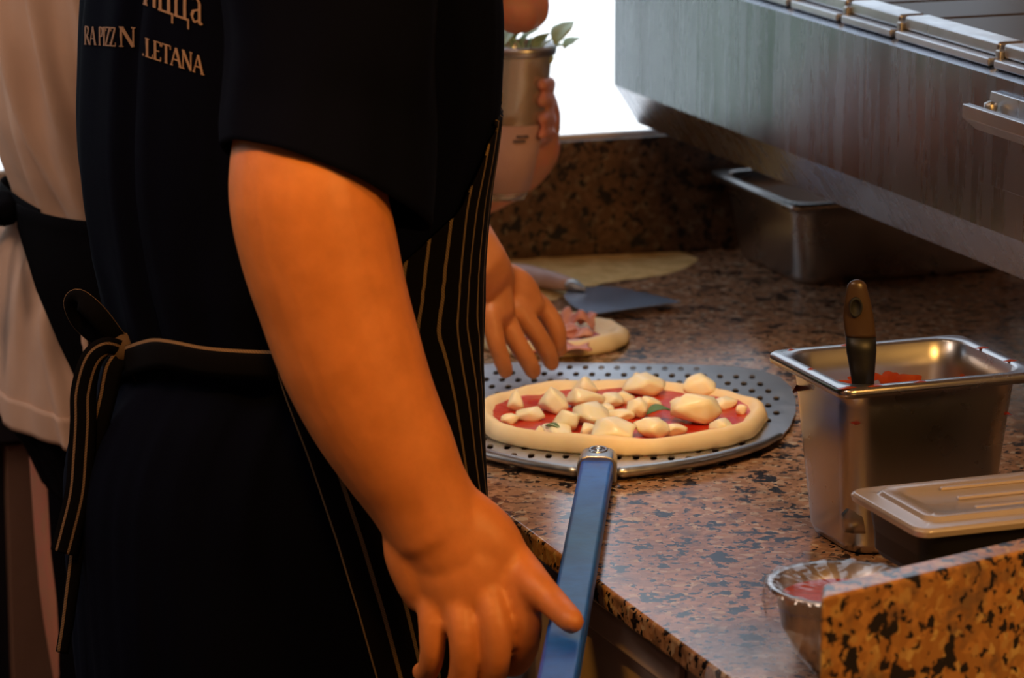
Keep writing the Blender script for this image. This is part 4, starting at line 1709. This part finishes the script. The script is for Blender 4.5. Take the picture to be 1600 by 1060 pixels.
def text(s, x0, y0, h, dirx, wscale, slant=0, end=None):
    """baseline start in the photograph's frame, height in px, baseline slope"""
    x = 0
    tot = sum(GL[c][1] for c in s)
    if end:
        wscale = (end - x0) / (tot * h)
    for c in s:
        st_, gw = GL[c]
        lt = MB()
        for (a, b, a2, b2, w_) in st_:
            p, q = V((a, b)), V((a2, b2))
            d = (q - p).normalized()
            nn = V((-d.y, d.x)) * w_ / 2
            segs = 4
            row_ = []
            for k in range(segs + 1):
                m_ = p.lerp(q, k / segs)
                for g_ in (m_ + nn, m_ - nn):
                    X_ = x0 + (x + g_.x) * h * wscale
                    Y_ = y0 + (X_ - x0) * dirx - g_.y * h
                    ro = V((0, 0, CAMH))
                    rd = (PY(X_, Y_, 3.0) - ro).normalized()
                    loc, nr_, _, _ = bv.ray_cast(ro, rd)
                    row_.append(loc + nr_ * (.0012 if nr_.dot(rd) < 0 else -.0012) if loc else None)
            if all(r is not None for r in row_):
                lt.add(row_, [(2 * k, 2 * k + 1, 2 * k + 3, 2 * k + 2) for k in range(segs)])
        x += gw
        if lt.f:
            lt.build('letter' if c != '.' else 'dot', M_gold, shirt, solid=.0005, normals=False)


text('RA PIZZ', 134, 69, 28, .06, 1, end=183)
text('N', 188, 72, 30, .05, 1, end=215)
text('.LETANA', 224, 86, 28, .32, 1, end=320)
text('ucca', 226, 6, 40, .36, 1, end=319)

# ---- the person in the beige shirt
CYB = 3.50
rowsB = [(-420, 100, 260, .09), (-370, 40, 320, .16), (-250, -20, 350, .19), (-100, -30, 370, .19), (60, -25, 372, .18), (180, -14, 368, .17), (250, 8, 362, .165), (305, 30, 358, .16), (330, 27, 358, .162),
         (390, 0, 360, .17), (480, -12, 362, .175), (640, -8, 360, .18), (700, 28, 350, .165), (780, 62, 345, .16), (860, 105, 340, .15), (1000, 120, 335, .15), (1500, 120, 320, .14)]
TB = Torso(CYB, rowsB)
p2r = thing('person', V((TB.ring(1.0)[1], CYB, 0)), 'person in a loose beige shirt and black waist apron, holding a tub by the window', 'person')
zB = zof(315, CYB)
mb = MB()
rings = []
for i in range(28):
    z = .80 + (TB.zt - .02 - .80) * i / 27
    rings.append([TB.pt(2 * PI * k / 28, z, -.02) for k in range(28)])
mb.loft(rings)
neckB = V((TB.ring(TB.zt)[1], CYB, TB.zt - .01))
hB = add_head(mb, neckB, face)
for s in (1, -1):
    c = V((TB.ring(.8)[1], CYB, 0)) + EU * s * .08
    capsule(mb, [(*(c + UP * .86), .08), (*(c + UP * .65), .072), (*(c + UP * .48), .052), (*(c + UP * .3), .048), (*(c + UP * .1 - face * .015), .036)], 18, 4)
    capsule(mb, [(*(c + UP * .045 - face * .04), .035), (*(c + UP * .04 + face * .05), .036), (*(c + UP * .03 + face * .15), .026)], 14, 4, .8, UP)
YT = 3.72                                    # tub depth
shN = V((TB.ring(1.45)[1] + .02, CYB - .17, 1.47))
shF = V((TB.ring(1.45)[1] + .02, CYB + .17, 1.47))
# far arm supports the tub from the right side, near arm picks from above
capsule(mb, [(*shF, .058), (*(PY(420, 120, 3.70)), .046), (*(PY(560, 250, 3.79)), .042), (*(PY(700, 300, 3.84)), .034), (*(PY(800, 270, 3.85)), .029), (*(PY(838, 232, 3.82)), .027)], 20, 5)
capsule(mb, [hp(832, 240, 3.82, .024), hp(838, 205, 3.81, .026), hp(842, 175, 3.80, .024), hp(843, 150, 3.79, .018)], 16, 4, .7)
for (a, b, r) in ((130, 0, .0080), (157, .002, .0084), (184, .003, .0082), (209, .004, .0074)):
    capsule(mb, [hp(846, a + 12, 3.79, r), hp(857, a + 4, 3.765, r), hp(858, a, 3.735 + b, r * .95), hp(851, a, 3.705 + b, r * .85), hp(846, a + 3, 3.690 + b, r * .75)], 12, 4)
capsule(mb, [hp(845, 168, 3.80, .014), hp(838, 135, 3.79, .012), hp(830, 112, 3.785, .010)], 12, 4)
capsule(mb, [(*shN, .058), (*(PY(440, -120, 3.42)), .047), (*(PY(590, -120, 3.52)), .042), (*(PY(700, -85, 3.60)), .034), (*(PY(770, -50, 3.66)), .028)], 20, 5)
capsule(mb, [hp(768, -52, 3.66, .028), hp(795, -28, 3.68, .036), hp(812, -8, 3.69, .033)], 18, 4, .65)
for fg in ([(828, -12, -.004, .013), (842, 5, -.006, .0115), (842, 22, .002, .0105), (834, 34, .01, .0092)],
           [(812, -2, -.014, .0135), (824, 14, -.020, .0118), (826, 30, -.012, .0105), (820, 40, -.002, .0092)],
           [(795, 0, -.018, .013), (805, 18, -.024, .0115), (808, 32, -.016, .0102), (804, 42, -.006, .009)],
           [(778, -4, -.018, .0115), (786, 14, -.024, .0102), (790, 28, -.018, .0092), (788, 38, -.008, .0085)],
           [(800, -20, .02, .0145), (824, 6, .026, .012), (828, 26, .022, .0105), (824, 38, .014, .0092)]):
    capsule(mb, [hp(x, y, 3.69 + d, r) for x, y, d, r in fg], 12, 5)
hzB = hB.z
body_from(mb, 'body', [M_skin2, M_hair], p2r, .004, 5, hair=lambda c: c.z > hzB - .03 and ((c - hB).dot(face) < .0 or c.z > hzB + .075) and (c - hB).length < .16)


def foldB(p, z):
    d = z - zB
    a = .010 * noise.noise(V((p * 2.5 + d * 5, z * 3, 2))) + .005 * noise.noise(V((p * 7 + d * 8, z * 3, 5)))
    # pleats gathering into the waistband
    g_ = math.exp(-(d / .12) ** 2)
    a += .007 * g_ * math.sin(p * 15 + 2.5 * noise.noise(V((p * 2, z * 5, 0))))
    # long slanting creases on the back
    for k0, sl_, am in ((-2.62, 2.2, .013), (-2.25, 2.4, .012), (-1.95, 1.6, .008)):
        if d > 0:
            a += am * math.exp(-((p - k0 + (d - .1) * sl_) / .07) ** 2) * min(1, d * 9)
        else:
            a += am * math.exp(-((p - k0 + d * sl_ * .8) / .08) ** 2) * min(1, -d * 12) * .9
    return a


zhem = zof(632, CYB)
zsB = [TB.zt - (TB.zt - zhem) * i / 110 for i in range(111)]
N2 = 220
phB = [PI / 2 + 2 * PI * k / N2 - 2 * PI for k in range(N2)]
shB = garment(TB, zsB, phB, .004, foldB, 'shirt', M_beige, p2r)
# stitched hem band
garment(TB, [zhem + .030 - .031 * i / 6 for i in range(7)], phB, .0062, foldB, 'hem_band', M_beige, shB)
for (s0, e0) in ((shN, PY(440, -120, 3.42)), (shF, PY(420, 120, 3.70))):
    dd = (e0 - s0).normalized(); sx_ = dd.cross(UP).normalized(); sy_ = dd.cross(sx_)
    rcyl(lerp_spec([(s0.lerp(e0, t), sx_, sy_, r, r) for t, r in ((-.2, .05), (0, .08), (.4, .082), (.8, .08))]), 'sleeve', M_beige, shB, fold=.006, seed=31)
rcyl([(neckB + UP * z, face, EU, r, r * .95) for z, r in ((-.03, .095), (-.005, .08), (.02, .073), (.03, .071))], 'collar', M_beige, shB, fold=.001)
# trousers
zt0 = zhem + .05
trB = garment(TB, [zt0 - (zt0 - .78) * i / 22 for i in range(23)], phB, -.004, foldT, 'trousers', M_black, p2r)
for s in (1, -1):
    c = V((TB.ring(.75)[1] + .01, CYB, 0)) + EU * s * .075
    rcyl([(c + UP * z + face * dx, face, EU, r, r * .95) for z, r, dx in ((.84, .10, .01), (.7, .095, .01), (.5, .08, .01), (.3, .072, 0), (.12, .07, -.01), (.06, .072, -.01))], 'trouser_leg', M_black, trB, fold=.006, seed=40 + s)
    c = V((TB.ring(.7)[1], CYB, 0)) + EU * s * .08
    mb = MB()
    mb.loft(tube_rings([(*(c + UP * .055 - face * .045), .048), (*(c + UP * .055 + face * .05), .048), (*(c + UP * .045 + face * .16), .036)], 20, 5, .95, ref=UP))
    for v_ in mb.v:
        v_.z = max(0, v_.z)
    mb.build('shoe', M_black, p2r, smooth=True)
# waist apron: band and wrap
tabB = [(292, 62), (330, 64), (400, 84), (470, 110), (540, 140), (620, 170), (700, 190), (1200, 230)]


def aB(z):
    py = proj(V((TB.ring(z)[1], CYB, z)))[1]
    near = TB.phi_at(interp(tabB, py), z)
    return [near + (1.6 - near) * k / 60 for k in range(61)]


apB = garment(TB, [zof(294, CYB) - (zof(294, CYB) - .62) * i / 40 for i in range(41)], aB, .024, lambda p, z: .003 * noise.noise(V((p * 3, z * 3, 9))), 'apron', M_black, p2r, .002, False)
zq = zof(313, CYB)
nb = TB.phi_at(66, zq)
ribbon([TB.pt(nb + .25 - k * .26, zq + .004 * math.sin(k), .021) for k in range(20)], .026, 'waist_tie', M_black, apB, UP)
kb = lambda px, py, d=0: PY(px, py, TB.pt(PI, zq).y + d)
mb = MB()
kq = TB.pt(PI, zq, .03)
capsule(mb, [(*(kq + EU * .02), .014), (*kq, .018), (*(kq - EU * .02), .014)], 14, 4)
mb.build('tie_knot', M_black, apB, smooth=True)
for dz, du2 in ((.01, .09), (-.05, .05), (.0, -.08), (-.07, -.04)):
    ribbon([kq, kq - EV * .03 + EU * du2 * .5 + UP * dz * .3, kq - EV * .05 + EU * du2 + UP * dz, kq - EV * .04 + EU * du2 * 1.1 + UP * (dz - .05)], .026, 'tie_tail', M_black, apB, UP)

# ---- tub with herbs
tc = PY(806, 190, YT)
tub = thing('plastic_tub', PY(806, 300, YT), 'tapered clear tub with a pale label held in front of the window', 'tub')
mpt = proj(tc)[2] / F
mb = MB()
spec = [(308, 786, 34), (300, 787, 38), (190, 802, 48), (180, 804, 49), (88, 811, 50), (80, 812, 53), (70, 812, 54)]
rings = []
for py, px, r in spec:
    c = PY(px, py, YT)
    rings.append([c + V((math.cos(2 * PI * k / 40) * r * mpt, math.sin(2 * PI * k / 40) * r * mpt, 0)) for k in range(40)])
mb.loft(rings, True, False)
mb.build('body', M_tub, tub, smooth=True, solid=.0012)
mb = MB()
rings = []
for py, px, r in ((296, 788.5, 39.5), (190, 802, 49.3)):
    c = PY(px, py, YT)
    rings.append([c + V((math.cos(2 * PI * k / 40) * r * mpt, math.sin(2 * PI * k / 40) * r * mpt, 0)) for k in range(40)])
mb.loft(rings, False, False)
lb = mb.build('label', mottled('label_paper', (.50, .30, .26), (.56, .35, .30), 20, .7, 0), tub, smooth=True, solid=.0006)
mb = MB()
for k, (x, y, w_) in enumerate(((812, 206, 8), (822, 206, 8), (812, 213, 16))):
    c = PY(x, y, YT)
    r = 50.2 * mpt
    a0 = -PI / 2 + (x - 802) / 49
    pts_ = []
    for i in range(5):
        a = a0 + (i / 4 - .5) * w_ / 49 * 1.2
        cc = PY(801.5, y, YT)
        for dz in (.0016, -.0016):
            pts_.append(cc + V((math.cos(a) * r, math.sin(a) * r, dz)))
    mb.add(pts_, [(2 * i, 2 * i + 1, 2 * i + 3, 2 * i + 2) for i in range(4)])
mb.build('print', newmat('print_ink', (.12, .08, .09), .7), lb, normals=False)
mb = MB()
c = PY(812, 74, YT)
mb.loft([[c + V((math.cos(2 * PI * k / 40) * (r * mpt), math.sin(2 * PI * k / 40) * (r * mpt), z)) for k in range(40)] for r, z in ((53.2, -.006), (57, -.006), (58, .001), (56, .004), (53.2, .004), (53.2, -.006))], False, False)
mb.build('rim', M_steel, tub, smooth=True)
herb = thing('basil_sprig', PY(850, 70, YT), 'bunch of basil leaves, paled as if overexposed, sticking out of the tub in front of the window', 'herb')
r3 = random.Random(5)
M_basil_backlit = mottled('backlit_basil', (.40, .60, .38), (.55, .72, .50), 60, .5, .1, .001)  # window glare put into the leaf colour as paleness
stem = MB()
for (x, y, L, W_, an) in ((882, 52, .042, .012, 1.0), (868, 78, .03, .009, -.5), (895, 68, .026, .009, .7), (848, 66, .034, .010, -.9), (830, 58, .03, .010, .3), (812, 60, .032, .010, -.3), (856, 92, .022, .007, 1.4), (798, 58, .03, .01, .8)):
    q = PY(x, y, YT + r3.uniform(-.01, .01))
    leaf(q, L, W_, an, r3.uniform(-1.1, -.3), x, 'leaf', M_basil_backlit, herb)
    root_ = PY(822, 100, YT)
    stem.loft(tube_rings([(*root_, .0012), (*(root_.lerp(q, .5) + UP * .006), .0011), (*q, .0009)], 6, 3))
stem.build('stem', M_basil_backlit, herb, smooth=True)
